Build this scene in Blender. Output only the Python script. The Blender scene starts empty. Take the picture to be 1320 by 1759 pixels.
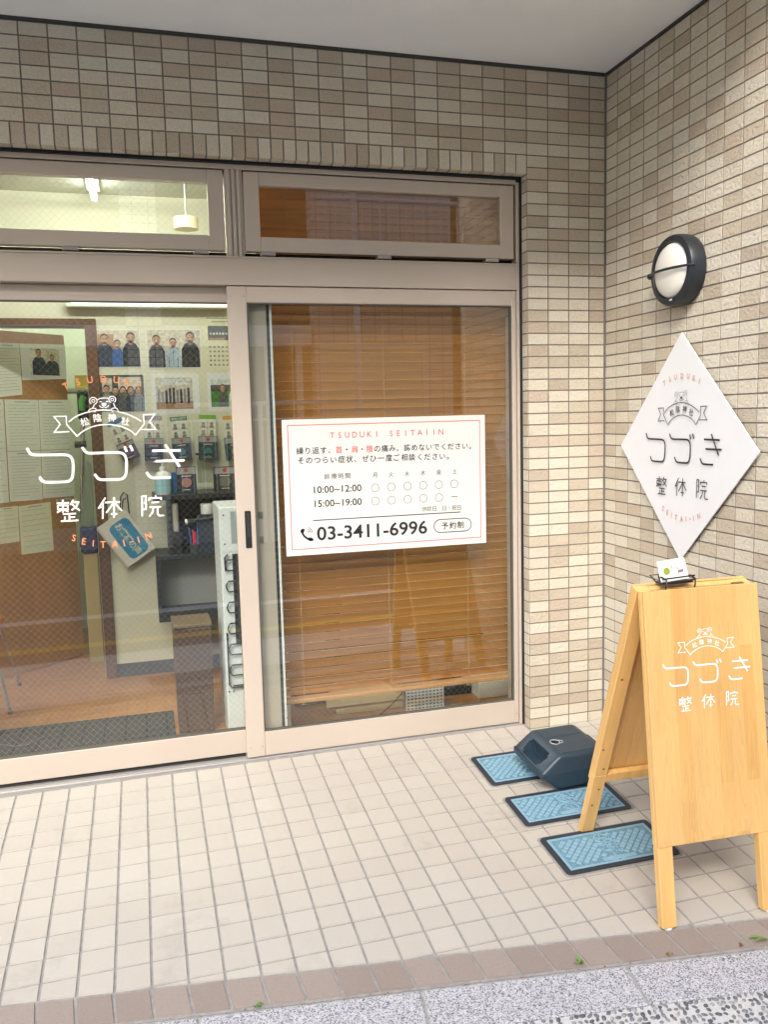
import bpy, bmesh, math, random
from mathutils import Vector, Matrix
random.seed(7)
S = bpy.context.scene
C = S.collection
rad = math.radians

# ------------------------------------------------------------------ camera, world, sun, exposure
CAM = Vector((-2.0299, -3.4434, 1.4459)); YAW, PIT, ROL, F, PW, PH = 0.2759, 0.1122, -0.025, 1452.045, 1320, 1759
_f = Vector((math.sin(YAW)*math.cos(PIT), math.cos(YAW)*math.cos(PIT), -math.sin(PIT)))
_r0 = Vector((math.cos(YAW), -math.sin(YAW), 0)); _u0 = _r0.cross(_f)
_r = _r0*math.cos(ROL) + _u0*math.sin(ROL); _u = -_r0*math.sin(ROL) + _u0*math.cos(ROL)
cd = bpy.data.cameras.new('camera'); cam = bpy.data.objects.new('camera', cd); C.objects.link(cam)
cam.matrix_world = Matrix(((_r.x, _u.x, -_f.x, CAM.x), (_r.y, _u.y, -_f.y, CAM.y), (_r.z, _u.z, -_f.z, CAM.z), (0, 0, 0, 1)))
cd.sensor_fit = 'VERTICAL'; cd.sensor_height = 36; cd.sensor_width = 27; cd.lens = F/PH*36; cd.clip_start = .05; cd.clip_end = 200
S.camera = cam
SUN_EL, SUN_AZ = 36, 204          # azimuth clockwise from +Y
w = bpy.data.worlds.new('World'); S.world = w; w.use_nodes = True
nt = w.node_tree; nt.nodes.clear()
sky = nt.nodes.new('ShaderNodeTexSky'); sky.sky_type = 'NISHITA'; sky.sun_disc = False
sky.sun_elevation = rad(SUN_EL); sky.sun_rotation = rad(SUN_AZ); sky.air_density = 1.0; sky.dust_density = 4.0; sky.ozone_density = 1.0
bg = nt.nodes.new('ShaderNodeBackground'); bg.inputs['Strength'].default_value = 0.14
wo = nt.nodes.new('ShaderNodeOutputWorld'); nt.links.new(sky.outputs[0], bg.inputs['Color']); nt.links.new(bg.outputs[0], wo.inputs['Surface'])
sl = bpy.data.lights.new('sun', 'SUN'); sl.energy = 1.5; sl.angle = rad(36); sl.color = (1, .985, .96)
so = bpy.data.objects.new('sun', sl); C.objects.link(so)
sd = Vector((math.sin(rad(SUN_AZ))*math.cos(rad(SUN_EL)), math.cos(rad(SUN_AZ))*math.cos(rad(SUN_EL)), math.sin(rad(SUN_EL))))
so.rotation_euler = sd.to_track_quat('Z', 'Y').to_euler(); so.location = (0, -6, 8)
S.view_settings.view_transform = 'Standard'; S.view_settings.look = 'None'; S.view_settings.gamma = 1
S.view_settings.use_curve_mapping = False; S.view_settings.exposure = 1.7
S.cycles.max_bounces = 10; S.cycles.transparent_max_bounces = 16; S.cycles.diffuse_bounces = 5
S.cycles.caustics_reflective = False; S.cycles.caustics_refractive = False

# ------------------------------------------------------------------ geometry helpers
def ray(px, py): return _f*F + _r*(px-PW/2) - _u*(py-PH/2)
def onY(px, py, y): d = ray(px, py); return CAM + d*((y-CAM.y)/d.y)      # measured photo point on a wall plane
def onX(px, py, x): d = ray(px, py); return CAM + d*((x-CAM.x)/d.x)
def onZ(px, py, z): d = ray(px, py); return CAM + d*((z-CAM.z)/d.z)
GX, GY = .0055, .0886                                                     # the porch floor falls towards the street
def gz(x, y): return GY*y + GX*x
GN = Vector((-GX, -GY, 1)).normalized()
GM = Matrix((Vector((1, 0, GX)).normalized(), GN.cross(Vector((1, 0, GX)).normalized()), GN)).transposed()
def onG(px, py, dz=0):
    n = Vector((-GX, -GY, 1)); d = ray(px, py); return CAM + d*((dz - CAM.dot(n))/d.dot(n))
def proj(p):
    d = Vector(p)-CAM; z = d.dot(_f)
    return (PW/2+F*d.dot(_r)/z, PH/2-F*d.dot(_u)/z) if z > .05 else (9e9, 9e9)

class MB:
    def __init__(s): s.v = []; s.f = []; s.m = []; s.mi = 0
    def add(s, vs, fs, M=None):
        o = len(s.v)
        s.v += [tuple(M @ Vector(p)) if M else tuple(p) for p in vs]
        s.f += [tuple(i+o for i in f) for f in fs]; s.m += [s.mi]*len(fs); return s
    def box(s, x0, x1, y0, y1, z0, z1, b=0, M=None):
        if b <= 0:
            return s.add([(x0,y0,z0),(x1,y0,z0),(x1,y1,z0),(x0,y1,z0),(x0,y0,z1),(x1,y0,z1),(x1,y1,z1),(x0,y1,z1)],
                         [(0,3,2,1),(4,5,6,7),(0,1,5,4),(1,2,6,5),(2,3,7,6),(3,0,4,7)], M)
        bm = bmesh.new(); g = bmesh.ops.create_cube(bm, size=1)
        for v in bm.verts: v.co = Vector(((x0+x1)/2+v.co.x*(x1-x0), (y0+y1)/2+v.co.y*(y1-y0), (z0+z1)/2+v.co.z*(z1-z0)))
        bmesh.ops.bevel(bm, geom=bm.edges[:], offset=b, segments=1, affect='EDGES', profile=.5)
        bm.verts.index_update(); s.add([v.co.copy() for v in bm.verts], [tuple(v.index for v in f.verts) for f in bm.faces], M); bm.free(); return s
    def tube(s, pts, r, n=8, closed=False, M=None, caps=True):
        pts = [Vector(p) for p in pts]; vs = []; fs = []; k = len(pts); ref = None
        for i, p in enumerate(pts):
            a = pts[(i-1) % k] if (closed or i > 0) else p; b = pts[(i+1) % k] if (closed or i < k-1) else p
            t = (b-a).normalized()
            if ref is None or abs(ref.dot(t)) > .95: ref = Vector((0,0,1)) if abs(t.z) < .9 else Vector((1,0,0))
            e = (ref - t*ref.dot(t)).normalized(); ref = e; g = t.cross(e)
            rr = r[i] if isinstance(r, (list, tuple)) else r
            for j in range(n): q = 2*math.pi*j/n; vs.append(p+(e*math.cos(q)+g*math.sin(q))*rr)
        for i in range(k if closed else k-1):
            for j in range(n): fs.append((i*n+j, i*n+(j+1) % n, ((i+1) % k)*n+(j+1) % n, ((i+1) % k)*n+j))
        if caps and not closed: fs.append(tuple(range(n))[::-1]); fs.append(tuple((k-1)*n+j for j in range(n)))
        return s.add(vs, fs, M)
    def lathe(s, prof, n=32, M=None):       # profile of (r, z) round local z
        vs = []; fs = []; k = len(prof)
        for r, z in prof:
            for j in range(n): q = 2*math.pi*j/n; vs.append((r*math.cos(q), r*math.sin(q), z))
        for i in range(k-1):
            for j in range(n): fs.append((i*n+j, i*n+(j+1) % n, (i+1)*n+(j+1) % n, (i+1)*n+j))
        if prof[0][0] > 1e-6: fs.append(tuple(range(n))[::-1])
        if prof[-1][0] > 1e-6: fs.append(tuple((k-1)*n+j for j in range(n)))
        return s.add(vs, fs, M)
    def prism(s, poly, d, M=None):          # polygon (u,v) -> local (u, v, 0..d)
        n = len(poly)
        return s.add([(p[0],p[1],0) for p in poly]+[(p[0],p[1],d) for p in poly],
                     [tuple(range(n))[::-1], tuple(range(n, 2*n))]+[(i,(i+1) % n,n+(i+1) % n,n+i) for i in range(n)], M)
    def mesh(s, name, mats):
        me = bpy.data.meshes.new(name); me.from_pydata(s.v, [], s.f)
        for m in (mats if isinstance(mats, (list, tuple)) else [mats]): me.materials.append(m)
        if any(s.m): me.polygons.foreach_set('material_index', s.m)
        me.update(); return me

def link(name, me, parent=None, smooth=False, centre=True):
    if centre and len(me.vertices):
        c = sum((v.co for v in me.vertices), Vector())/len(me.vertices); me.transform(Matrix.Translation(-c))
    else: c = Vector()
    o = bpy.data.objects.new(name, me); C.objects.link(o); o.location = c
    if parent: o.parent = parent; o.matrix_parent_inverse = wm(parent).inverted()
    if smooth:
        me.polygons.foreach_set('use_smooth', [True]*len(me.polygons))
        if smooth != 'all': me.set_sharp_from_angle(angle=rad(38))
    return o
def wm(o):
    m = Matrix.Translation(o.location) @ o.rotation_euler.to_matrix().to_4x4()
    return (wm(o.parent) @ o.matrix_parent_inverse @ m) if o.parent else m
def obj(name, mb, mat, parent=None, smooth=False): return link(name, mb.mesh(name, mat), parent, smooth)
def tag(o, label=None, cat=None, group=None, kind=None):
    for k, v in (('label', label), ('category', cat), ('group', group), ('kind', kind)):
        if v: o[k] = v
    return o
def thing(name, label, cat, loc=(0,0,0), group=None, rz=0):
    o = bpy.data.objects.new(name, None); C.objects.link(o); o.location = loc; o.rotation_euler = (0,0,rz)
    o.empty_display_size = .05; return tag(o, label, cat, group)
def local(name, mb, mat, parent, M=None, smooth=False):    # mesh kept in the parent's own coordinates
    me = mb.mesh(name, mat); o = bpy.data.objects.new(name, me); C.objects.link(o); o.parent = parent
    if M: o.matrix_local = M
    if smooth: me.polygons.foreach_set('use_smooth', [True]*len(me.polygons)); me.set_sharp_from_angle(angle=rad(38))
    return o
def copy_tree(o, parent=None):
    c = o.copy(); C.objects.link(c)
    if parent: c.parent = parent
    for ch in list(o.children): copy_tree(ch, c)
    return c

# ------------------------------------------------------------------ materials
def mat(name, col, rough=.6, metal=0, var=0, vscale=20, bump=0, bscale=80, bdist=.002, emit=None, spec=None, coat=0, stretch=None, coord='pos', detail=4):
    m = bpy.data.materials.new(name); m.use_nodes = True; n = m.node_tree.nodes; L = m.node_tree.links
    b = n['Principled BSDF']; b.inputs['Base Color'].default_value = (*col, 1); b.inputs['Roughness'].default_value = rough; b.inputs['Metallic'].default_value = metal
    if spec is not None: b.inputs['Specular IOR Level'].default_value = spec
    if coat: b.inputs['Coat Weight'].default_value = coat; b.inputs['Coat Roughness'].default_value = .15
    if emit: b.inputs['Emission Color'].default_value = (*emit[:3], 1); b.inputs['Emission Strength'].default_value = emit[3]
    if var or bump:
        if coord == 'pos': src = n.new('ShaderNodeNewGeometry').outputs['Position']
        else: src = n.new('ShaderNodeTexCoord').outputs['Object']
        mp = n.new('ShaderNodeMapping'); L.new(src, mp.inputs['Vector'])
        if stretch: mp.inputs['Scale'].default_value = stretch
    if var:
        t = n.new('ShaderNodeTexNoise'); t.inputs['Scale'].default_value = vscale; t.inputs['Detail'].default_value = detail; L.new(mp.outputs[0], t.inputs['Vector'])
        mr = n.new('ShaderNodeMapRange'); mr.inputs['From Min'].default_value = .25; mr.inputs['From Max'].default_value = .75
        mr.inputs['To Min'].default_value = 1-var; mr.inputs['To Max'].default_value = 1+var; L.new(t.outputs['Fac'], mr.inputs['Value'])
        mx = n.new('ShaderNodeMix'); mx.data_type = 'RGBA'; mx.blend_type = 'MULTIPLY'; mx.inputs['Factor'].default_value = 1
        mx.inputs[6].default_value = (*col, 1); L.new(mr.outputs[0], mx.inputs[7]); L.new(mx.outputs[2], b.inputs['Base Color'])
        m['mixcol'] = mx.name
    if bump:
        t2 = n.new('ShaderNodeTexNoise'); t2.inputs['Scale'].default_value = bscale; t2.inputs['Detail'].default_value = 3; L.new(mp.outputs[0], t2.inputs['Vector'])
        bp = n.new('ShaderNodeBump'); bp.inputs['Strength'].default_value = bump; bp.inputs['Distance'].default_value = bdist
        L.new(t2.outputs['Fac'], bp.inputs['Height']); L.new(bp.outputs[0], b.inputs['Normal'])
    return m
def stains(m, scale, lo, hi, col):          # blotches of dirt with a shape of their own
    n = m.node_tree.nodes; L = m.node_tree.links; b = n['Principled BSDF']; mx = n[m['mixcol']]
    g = n.new('ShaderNodeNewGeometry'); t = n.new('ShaderNodeTexNoise'); t.inputs['Scale'].default_value = scale; t.inputs['Detail'].default_value = 6; t.inputs['Roughness'].default_value = .65
    L.new(g.outputs['Position'], t.inputs['Vector'])
    mr = n.new('ShaderNodeMapRange'); mr.inputs['From Min'].default_value = lo; mr.inputs['From Max'].default_value = hi; L.new(t.outputs['Fac'], mr.inputs['Value'])
    m2 = n.new('ShaderNodeMix'); m2.data_type = 'RGBA'; m2.inputs[7].default_value = (*col, 1)
    L.new(mr.outputs[0], m2.inputs['Factor']); L.new(mx.outputs[2], m2.inputs[6]); L.new(m2.outputs[2], b.inputs['Base Color'])

tile_cols = [(.565,.53,.465), (.535,.50,.435), (.455,.405,.34), (.465,.395,.335), (.48,.43,.36), (.575,.55,.495), (.42,.365,.305)]
tile_cols = [(r*1.02, g, b*.935) for r, g, b in tile_cols]
tile_w = [5, 4, 4, 3, 4, 3, 2]
TILE = [mat('wall_tile_%d' % i, c, .62, var=.09, vscale=150, bump=.8, bscale=75, bdist=.006) for i, c in enumerate(tile_cols)]
GROUT = mat('wall_grout', (.20,.18,.155), .9, var=.15, vscale=30)
FLOORT = [mat('floor_tile_%d' % i, c, .5, var=.05, vscale=420, bump=.12, bscale=300, bdist=.001) for i, c in
          enumerate([(.458,.428,.378), (.450,.419,.369), (.466,.438,.390), (.452,.418,.370), (.446,.415,.368)])]
for m in FLOORT: stains(m, 3.6, .60, .86, (.31,.29,.25))
FGROUT = mat('floor_grout', (.29,.28,.265), .9, var=.2, vscale=40, bump=.3, bscale=300)
BROWNT = [mat('border_tile_%d' % i, c, .6, var=.12, vscale=260, bump=.2, bscale=250, bdist=.001) for i, c in enumerate([(.28,.232,.20), (.262,.216,.188), (.295,.245,.213)])]
def granite():
    m = mat('granite', (.5,.5,.52), .7, var=.01, vscale=100); n = m.node_tree.nodes; L = m.node_tree.links
    g = n.new('ShaderNodeNewGeometry'); v = n.new('ShaderNodeTexVoronoi'); v.inputs['Scale'].default_value = 310; L.new(g.outputs['Position'], v.inputs['Vector'])
    cr = n.new('ShaderNodeValToRGB'); e = cr.color_ramp; e.elements[0].position = 0; e.elements[0].color = (.07,.07,.085,1); e.elements[1].position = 1; e.elements[1].color = (.56,.56,.575,1)
    a = e.elements.new(.22); a.color = (.24,.24,.265,1); a = e.elements.new(.45); a.color = (.40,.40,.415,1)
    sp = n.new('ShaderNodeSeparateColor'); L.new(v.outputs['Color'], sp.inputs[0]); L.new(sp.outputs[0], cr.inputs[0]); L.new(cr.outputs[0], n['Principled BSDF'].inputs['Base Color']); return m
GRAN = granite()
ALU = mat('beige_aluminium', (.515,.45,.385), .36, metal=.12, var=.05, vscale=2.2, detail=8, bump=.06, bscale=500, bdist=.0005, spec=.5)
ALUD = mat('beige_aluminium_track', (.42,.37,.33), .4, metal=.5)
BLACK = mat('black_rubber', (.018,.02,.024), .6)
DARK = mat('dark_gap', (.012,.011,.010), .8)
CEIL = mat('ceiling_paint', (.86,.89,.905), .85, var=.03, vscale=4, bump=.15, bscale=60, bdist=.003)
WHITEB = mat('white_board', (.71,.73,.76), .35, var=.012, vscale=4)
WHITE = mat('white_paint', (.78,.78,.76), .5)
PRINTW = mat('white_vinyl', (.85,.85,.84), .5)
INK = mat('black_ink', (.018,.018,.02), .5)
INKG = mat('grey_ink', (.10,.10,.105), .5)
RED = mat('red_ink', (.68,.10,.10), .5)
ORANGE = mat('orange_ink', (.80,.27,.12), .5)
ORANGEB = mat('orange_brown_ink', (.58,.25,.15), .5)
NAVY = mat('navy_plastic', (.022,.042,.062), .42, var=.08, vscale=25, bump=.12, bscale=500, bdist=.0006)
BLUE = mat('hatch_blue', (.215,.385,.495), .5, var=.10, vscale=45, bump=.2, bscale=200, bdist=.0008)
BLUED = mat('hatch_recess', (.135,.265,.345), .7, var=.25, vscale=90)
HFRAME = mat('hatch_frame', (.022,.03,.042), .55, var=.2, vscale=60)
def glass():
    m = bpy.data.materials.new('window_glass'); m.use_nodes = True; n = m.node_tree.nodes; L = m.node_tree.links; n.clear()
    o = n.new('ShaderNodeOutputMaterial'); t = n.new('ShaderNodeBsdfTransparent'); t.inputs[0].default_value = (.86,.90,.86,1)
    g = n.new('ShaderNodeBsdfGlossy'); g.inputs['Roughness'].default_value = .0; g.inputs[0].default_value = (1,1,1,1)
    x = n.new('ShaderNodeMixShader'); ge = n.new('ShaderNodeNewGeometry'); dt = n.new('ShaderNodeVectorMath'); dt.operation = 'DOT_PRODUCT'
    L.new(ge.outputs['Incoming'], dt.inputs[0]); L.new(ge.outputs['Normal'], dt.inputs[1])
    def mth(op, a, b=None):
        q = n.new('ShaderNodeMath'); q.operation = op
        for i, v in enumerate((a, b)):
            if v is None: continue
            if isinstance(v, (int, float)): q.inputs[i].default_value = v
            else: L.new(v, q.inputs[i])
        return q.outputs[0]
    k = mth('POWER', mth('SUBTRACT', 1.0, mth('ABSOLUTE', dt.outputs['Value'])), 5.0)      # Fresnel of a thin pane, both faces
    L.new(mth('ADD', mth('MULTIPLY', k, .86), .135), x.inputs[0]); L.new(t.outputs[0], x.inputs[1]); L.new(g.outputs[0], x.inputs[2]); L.new(x.outputs[0], o.inputs[0]); return m
GLASS = glass()
WIRE = mat('glass_wire', (.42,.40,.34), .4, metal=.3)
def pine(name, base, tint):
    m = mat(name, base, .42, coat=.25); n = m.node_tree.nodes; L = m.node_tree.links; b = n['Principled BSDF']
    tc = n.new('ShaderNodeTexCoord'); mp = n.new('ShaderNodeMapping'); L.new(tc.outputs['Object'], mp.inputs[0]); mp.inputs['Rotation'].default_value = (rad(90), 0, rad(90)) 
    sx = n.new('ShaderNodeSeparateXYZ'); L.new(tc.outputs['Object'], sx.inputs[0]); cx = n.new('ShaderNodeCombineXYZ'); L.new(sx.outputs['Z'], cx.inputs[0]); L.new(sx.outputs['X'], cx.inputs[1])
    br = n.new('ShaderNodeTexBrick'); L.new(cx.outputs[0], br.inputs['Vector']); br.inputs['Scale'].default_value = 1; br.inputs['Brick Width'].default_value = .42; br.inputs['Row Height'].default_value = .046
    br.inputs['Mortar Size'].default_value = .0006; br.inputs['Mortar Smooth'].default_value = 1; br.offset = .37
    br.inputs['Color1'].default_value = (*base, 1); br.inputs['Color2'].default_value = (*tint, 1); br.inputs['Bias'].default_value = -.25; br.inputs['Mortar'].default_value = (base[0]*.9, base[1]*.86, base[2]*.8, 1)
    no = n.new('ShaderNodeTexNoise'); ms = n.new('ShaderNodeMapping'); L.new(tc.outputs['Object'], ms.inputs[0]); ms.inputs['Scale'].default_value = (26, 26, 1.6); L.new(ms.outputs[0], no.inputs['Vector'])
    no.inputs['Scale'].default_value = 1.0; no.inputs['Detail'].default_value = 4; no.inputs['Distortion'].default_value = 1.2
    wv = n.new('ShaderNodeMath'); wv.operation = 'MULTIPLY'; wv.inputs[1].default_value = 9; L.new(no.outputs['Fac'], wv.inputs[0]); fr = n.new('ShaderNodeMath'); fr.operation = 'FRACT'; L.new(wv.outputs[0], fr.inputs[0])
    mr = n.new('ShaderNodeMapRange'); mr.inputs['To Min'].default_value = .80; mr.inputs['To Max'].default_value = 1.06; L.new(fr.outputs[0], mr.inputs['Value'])
    mx = n.new('ShaderNodeMix'); mx.data_type = 'RGBA'; mx.blend_type = 'MULTIPLY'; mx.inputs['Factor'].default_value = .55; L.new(br.outputs['Color'], mx.inputs[6]); L.new(mr.outputs[0], mx.inputs[7])
    big = n.new('ShaderNodeTexNoise'); mb2 = n.new('ShaderNodeMapping'); mb2.inputs['Scale'].default_value = (9, 9, 2.2); L.new(tc.outputs['Object'], mb2.inputs[0]); L.new(mb2.outputs[0], big.inputs['Vector']); big.inputs['Scale'].default_value = 1; big.inputs['Detail'].default_value = 5
    m3 = n.new('ShaderNodeMapRange'); m3.inputs['From Min'].default_value = .3; m3.inputs['From Max'].default_value = .7; m3.inputs['To Min'].default_value = .92; m3.inputs['To Max'].default_value = 1.07; L.new(big.outputs['Fac'], m3.inputs['Value'])
    mx2 = n.new('ShaderNodeMix'); mx2.data_type = 'RGBA'; mx2.blend_type = 'MULTIPLY'; mx2.inputs['Factor'].default_value = 1; L.new(mx.outputs[2], mx2.inputs[6]); L.new(m3.outputs[0], mx2.inputs[7]); L.new(mx2.outputs[2], b.inputs['Base Color'])
    rg = n.new('ShaderNodeMapRange'); rg.inputs['To Min'].default_value = .35; rg.inputs['To Max'].default_value = .6; L.new(no.outputs['Fac'], rg.inputs['Value']); L.new(rg.outputs[0], b.inputs['Roughness'])
    return m
PINE = pine('pine_board', (.71,.435,.165), (.60,.33,.098))
PINER = mat('pine_rail', (.72,.44,.155), .45, var=.14, vscale=1, stretch=(40,40,3), coord='obj', coat=.2)
KNOT = mat('pine_knot', (.22,.10,.035), .6)
BLINDM = mat('blind_wood', (.66,.315,.075), .5, var=.16, vscale=1, stretch=(3,60,60))
BLINDR = mat('blind_rail_wood', (.56,.30,.13), .5, var=.1, vscale=1, stretch=(3,60,60))
CORD = mat('blind_cord', (.55,.40,.22), .8)

# ------------------------------------------------------------------ flat print helper (strokes, letters) on any frame
_gc = {}
_txt = bpy.data.curves.new('glyph_source', 'FONT'); _txto = bpy.data.objects.new('glyph_source', _txt); C.objects.link(_txto); _txt.resolution_u = 3
def glyph(ch, bold=0):
    k = (ch, bold)
    if k not in _gc:
        _txt.body = ch; _txt.offset = bold; bpy.context.view_layer.update()
        e = _txto.evaluated_get(bpy.context.evaluated_depsgraph_get()); me = e.to_mesh()
        vs = [(v.co.x, v.co.y) for v in me.vertices]; fs = [tuple(p.vertices) for p in me.polygons]; e.to_mesh_clear()
        xs = [a for a, _ in vs] or [0]; ys = [b for _, b in vs] or [0]
        _gc[k] = (vs, fs, min(xs), max(xs), min(ys), max(ys))
    return _gc[k]
class Print:
    def __init__(s): s.v = []; s.f = []; s.m = []; s.mi = 0; s.z = 0
    def poly(s, pts):
        o = len(s.v); s.v += [(p[0], p[1], s.z) for p in pts]; s.f.append(tuple(range(o, o+len(pts)))); s.m.append(s.mi)
    def rect(s, x0, y0, x1, y1): s.poly([(x0,y0),(x1,y0),(x1,y1),(x0,y1)])
    def disc(s, x, y, rx, ry=None, n=20, a=0):
        ry = ry or rx; s.poly([(x+rx*math.cos(t)*math.cos(a)-ry*math.sin(t)*math.sin(a), y+rx*math.cos(t)*math.sin(a)+ry*math.sin(t)*math.cos(a)) for t in [2*math.pi*i/n for i in range(n)]])
    def line(s, pts, w, closed=False, cap=True):
        # one stroke: mitred ribbon with square or round joins
        pts = [Vector(p[:2]) for p in pts]; k = len(pts); L = []; R = []
        for i in range(k):
            a = pts[i-1] if (i > 0 or closed) else None; b = pts[(i+1) % k] if (i < k-1 or closed) else None
            d1 = (pts[i]-a).normalized() if a is not None else None; d2 = (b-pts[i]).normalized() if b is not None else None
            d1 = d1 or d2; d2 = d2 or d1
            t = (d1+d2); t = t.normalized() if t.length > 1e-6 else d1
            nrm = Vector((-t.y, t.x)); c = max(.45, nrm.dot(Vector((-d1.y, d1.x)))); L.append(pts[i]+nrm*(w/2/c)); R.append(pts[i]-nrm*(w/2/c))
        o = len(s.v); s.v += [(p.x,p.y,s.z) for p in L]+[(p.x,p.y,s.z) for p in R]
        for i in range(k if closed else k-1):
            j = (i+1) % k; s.f.append((o+i, o+k+i, o+k+j, o+j)); s.m.append(s.mi)
    def arc(s, x, y, r, w, a0=0, a1=360, n=24, ry=None):
        ry = ry or r; full = abs(a1-a0) >= 360
        pts = [(x+r*math.cos(rad(a0+(a1-a0)*i/n)), y+ry*math.sin(rad(a0+(a1-a0)*i/n))) for i in range(n if full else n+1)]
        s.line(pts, w, closed=full)
    def char(s, ch, cx, cy, h, rot=0, bold=0, wx=1, em=True):
        # em: scale by em height (CJK); else the glyph's own height becomes h. centred on (cx, cy)
        vs, fs, x0, x1, y0, y1 = glyph(ch, bold)
        if not vs: return
        k = h/.88 if em else h/max(1e-6, (y1-y0)); mx = (x0+x1)/2 if (not em or ch not in '、。') else .5; my = .38 if em else (y0+y1)/2
        ca, sa = math.cos(rad(rot)), math.sin(rad(rot)); o = len(s.v)
        for x, y in vs:
            a = (x-mx)*k*wx; b = (y-my)*k; s.v.append((cx+a*ca-b*sa, cy+a*sa+b*ca, s.z))
        s.f += [tuple(i+o for i in f) for f in fs]; s.m += [s.mi]*len(fs)
    def text(s, body, x0, x1, y, h, bold=0):          # whole word stretched to x0..x1, baseline y, cap height h
        vs, fs, a0, a1, b0, b1 = glyph(body, bold); k = h/.70; o = len(s.v)
        for x, yy in vs: s.v.append((x0+(x-a0)/(a1-a0)*(x1-x0), y+yy*k, s.z))
        s.f += [tuple(i+o for i in f) for f in fs]; s.m += [s.mi]*len(fs)
    def place(s, name, mats, M, parent=None):          # M maps (u, v, lift) to the world
        me = bpy.data.meshes.new(name); me.from_pydata([tuple(M @ Vector(p)) for p in s.v], [], s.f)
        for m in (mats if isinstance(mats, (list, tuple)) else [mats]): me.materials.append(m)
        if any(s.m): me.polygons.foreach_set('material_index', s.m)
        me.update(); return link(name, me, parent)
def frame(o, U, V):
    U = Vector(U); V = Vector(V); N = U.cross(V).normalized()
    return Matrix(((U.x,V.x,N.x,o[0]),(U.y,V.y,N.y,o[1]),(U.z,V.z,N.z,o[2]),(0,0,0,1)))
def FY(y): return frame((0,y,0), (1,0,0), (0,0,1))      # a wall plane facing the street (normal -Y)

# ------------------------------------------------------------------ tiled walls
ZT = 2.8932; CUT = .0806
def tile_mesh(cache, su, sv, mi, mats, depth=.009, inset=.0009):
    k = (round(su,4), round(sv,4), mi)
    if k not in cache:
        a, b = su/2, sv/2; i = inset
        m = MB().add([(-a,-b,0),(a,-b,0),(a,b,0),(-a,b,0),(-a+i,-b+i,depth),(a-i,-b+i,depth),(a-i,b-i,depth),(-a+i,b-i,depth)],
                     [(4,5,6,7),(0,1,5,4),(1,2,6,5),(2,3,7,6),(3,0,4,7)])
        cache[k] = m.mesh('tile', mats[mi])
    return cache[k]
def lay(parent, cells, mats, weights, limit=300, cap=300):
    """cells: (matrix placing the tile's back centre with +Z outwards, su, sv[, material]); largest in the photo become objects, the rest one mesh"""
    cache = {}; scored = []
    for c in cells:
        M, su, sv = c[:3]; mi = c[3] if len(c) > 3 else random.choices(range(len(mats)), weights)[0]
        q = [proj(M @ Vector((x*su/2, y*sv/2, .009))) for x, y in ((-1,-1),(1,-1),(1,1),(-1,1))]
        A = abs(sum(q[i][0]*q[(i+1) % 4][1]-q[(i+1) % 4][0]*q[i][1] for i in range(4)))/2 if q[0][0] < 1e8 else 0
        cx = sum(p[0] for p in q)/4; cy = sum(p[1] for p in q)/4
        seen = 0 < cx < PW and 0 < cy < PH
        scored.append((A if seen else 0, M, su, sv, mi))
    scored.sort(key=lambda t: -t[0]); rest = MB()
    for n, (A, M, su, sv, mi) in enumerate(scored):
        me = tile_mesh(cache, su, sv, mi, mats)
        M = M @ Matrix.Translation((0, 0, random.uniform(-.0005, .0005))) @ Matrix.Rotation(random.uniform(-.003,.003), 4, 'X') @ Matrix.Rotation(random.uniform(-.003,.003), 4, 'Y')
        if n < limit and A > 60:
            o = bpy.data.objects.new('tile', me); C.objects.link(o); o.parent = parent; o.matrix_parent_inverse = wm(parent).inverted(); o.matrix_basis = M
        else:
            rest.mi = mi; rest.add([v.co for v in me.vertices], [tuple(p.vertices) for p in me.polygons], M)
    if rest.v: tag(obj('tile_field', rest, mats, parent), kind='stuff')

OPX0, OPX1, OPZ = -2.905, -.3806, 2.466          # the doorway in the tiled wall
fw = thing('tiled_wall', 'beige tiled front wall framing the glass doors under the porch ceiling', 'wall', (-1.6, 0, 0)); fw['kind'] = 'thing'
g = MB(); g.box(-3.6, .0, .0024, .16, OPZ+.004, 2.905); g.box(OPX1+.0024, .0, .0024, .16, -.06, OPZ+.004); g.box(-3.6, OPX0-.004, .0024, .16, -.06, OPZ+.004)
obj('wall_core', g, GROUT, fw)
RY = Matrix.Rotation(rad(90), 4, 'X')             # local z -> -Y
cells = []
def front(x0, x1, z0, z1, mi=None):
    M = Matrix.Translation(((x0+x1)/2, .009, (z0+z1)/2)) @ RY
    cells.append((M, x1-x0-.0042, z1-z0-.0042) if mi is None else (M, x1-x0-.0042, z1-z0-.0042, mi))
cols = [(-CUT, -.003)] + [(-CUT-.1*(j+1), -CUT-.1*j) for j in range(35)]
for k in range(58):
    z1 = ZT-.05*k; z0 = z1-.05 if k < 57 else -.004
    for j, (x0, x1) in enumerate(cols):
        if k < 7 or j < 4 or x1 < OPX0+.01:
            front(x0, x1, z0, z1)
x = -CUT-.3
while x > OPX0-.04:                                # soldier course over the opening
    front(x-.05, x, OPZ-.002, ZT-.35); x -= .05
for k in range(8, 58):                             # returns of the corner tiles into the doorway
    z1 = ZT-.05*k; z0 = max(z1-.05, -.004)
    if z1 > OPZ: z1 = OPZ
    M = Matrix.Translation((OPX1+.009, .030, (z0+z1)/2)) @ Matrix.Rotation(rad(-90), 4, 'Z') @ RY
    cells.append((M, .046, z1-z0-.0042))
x = -CUT-.3
while x > OPX0-.04:                                # soffit returns of the soldier course
    M = Matrix.Translation((x-.025, .024, OPZ+.007)) @ Matrix.Rotation(rad(180), 4, 'X'); cells.append((M, .0445, .036)); x -= .05
lay(fw, cells, TILE, tile_w)
obj('corner_joint', MB().box(-.007, -.0005, -.0052, .002, -.02, ZT+.02), mat('sealant', (.17,.165,.16), .7), fw)

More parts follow.
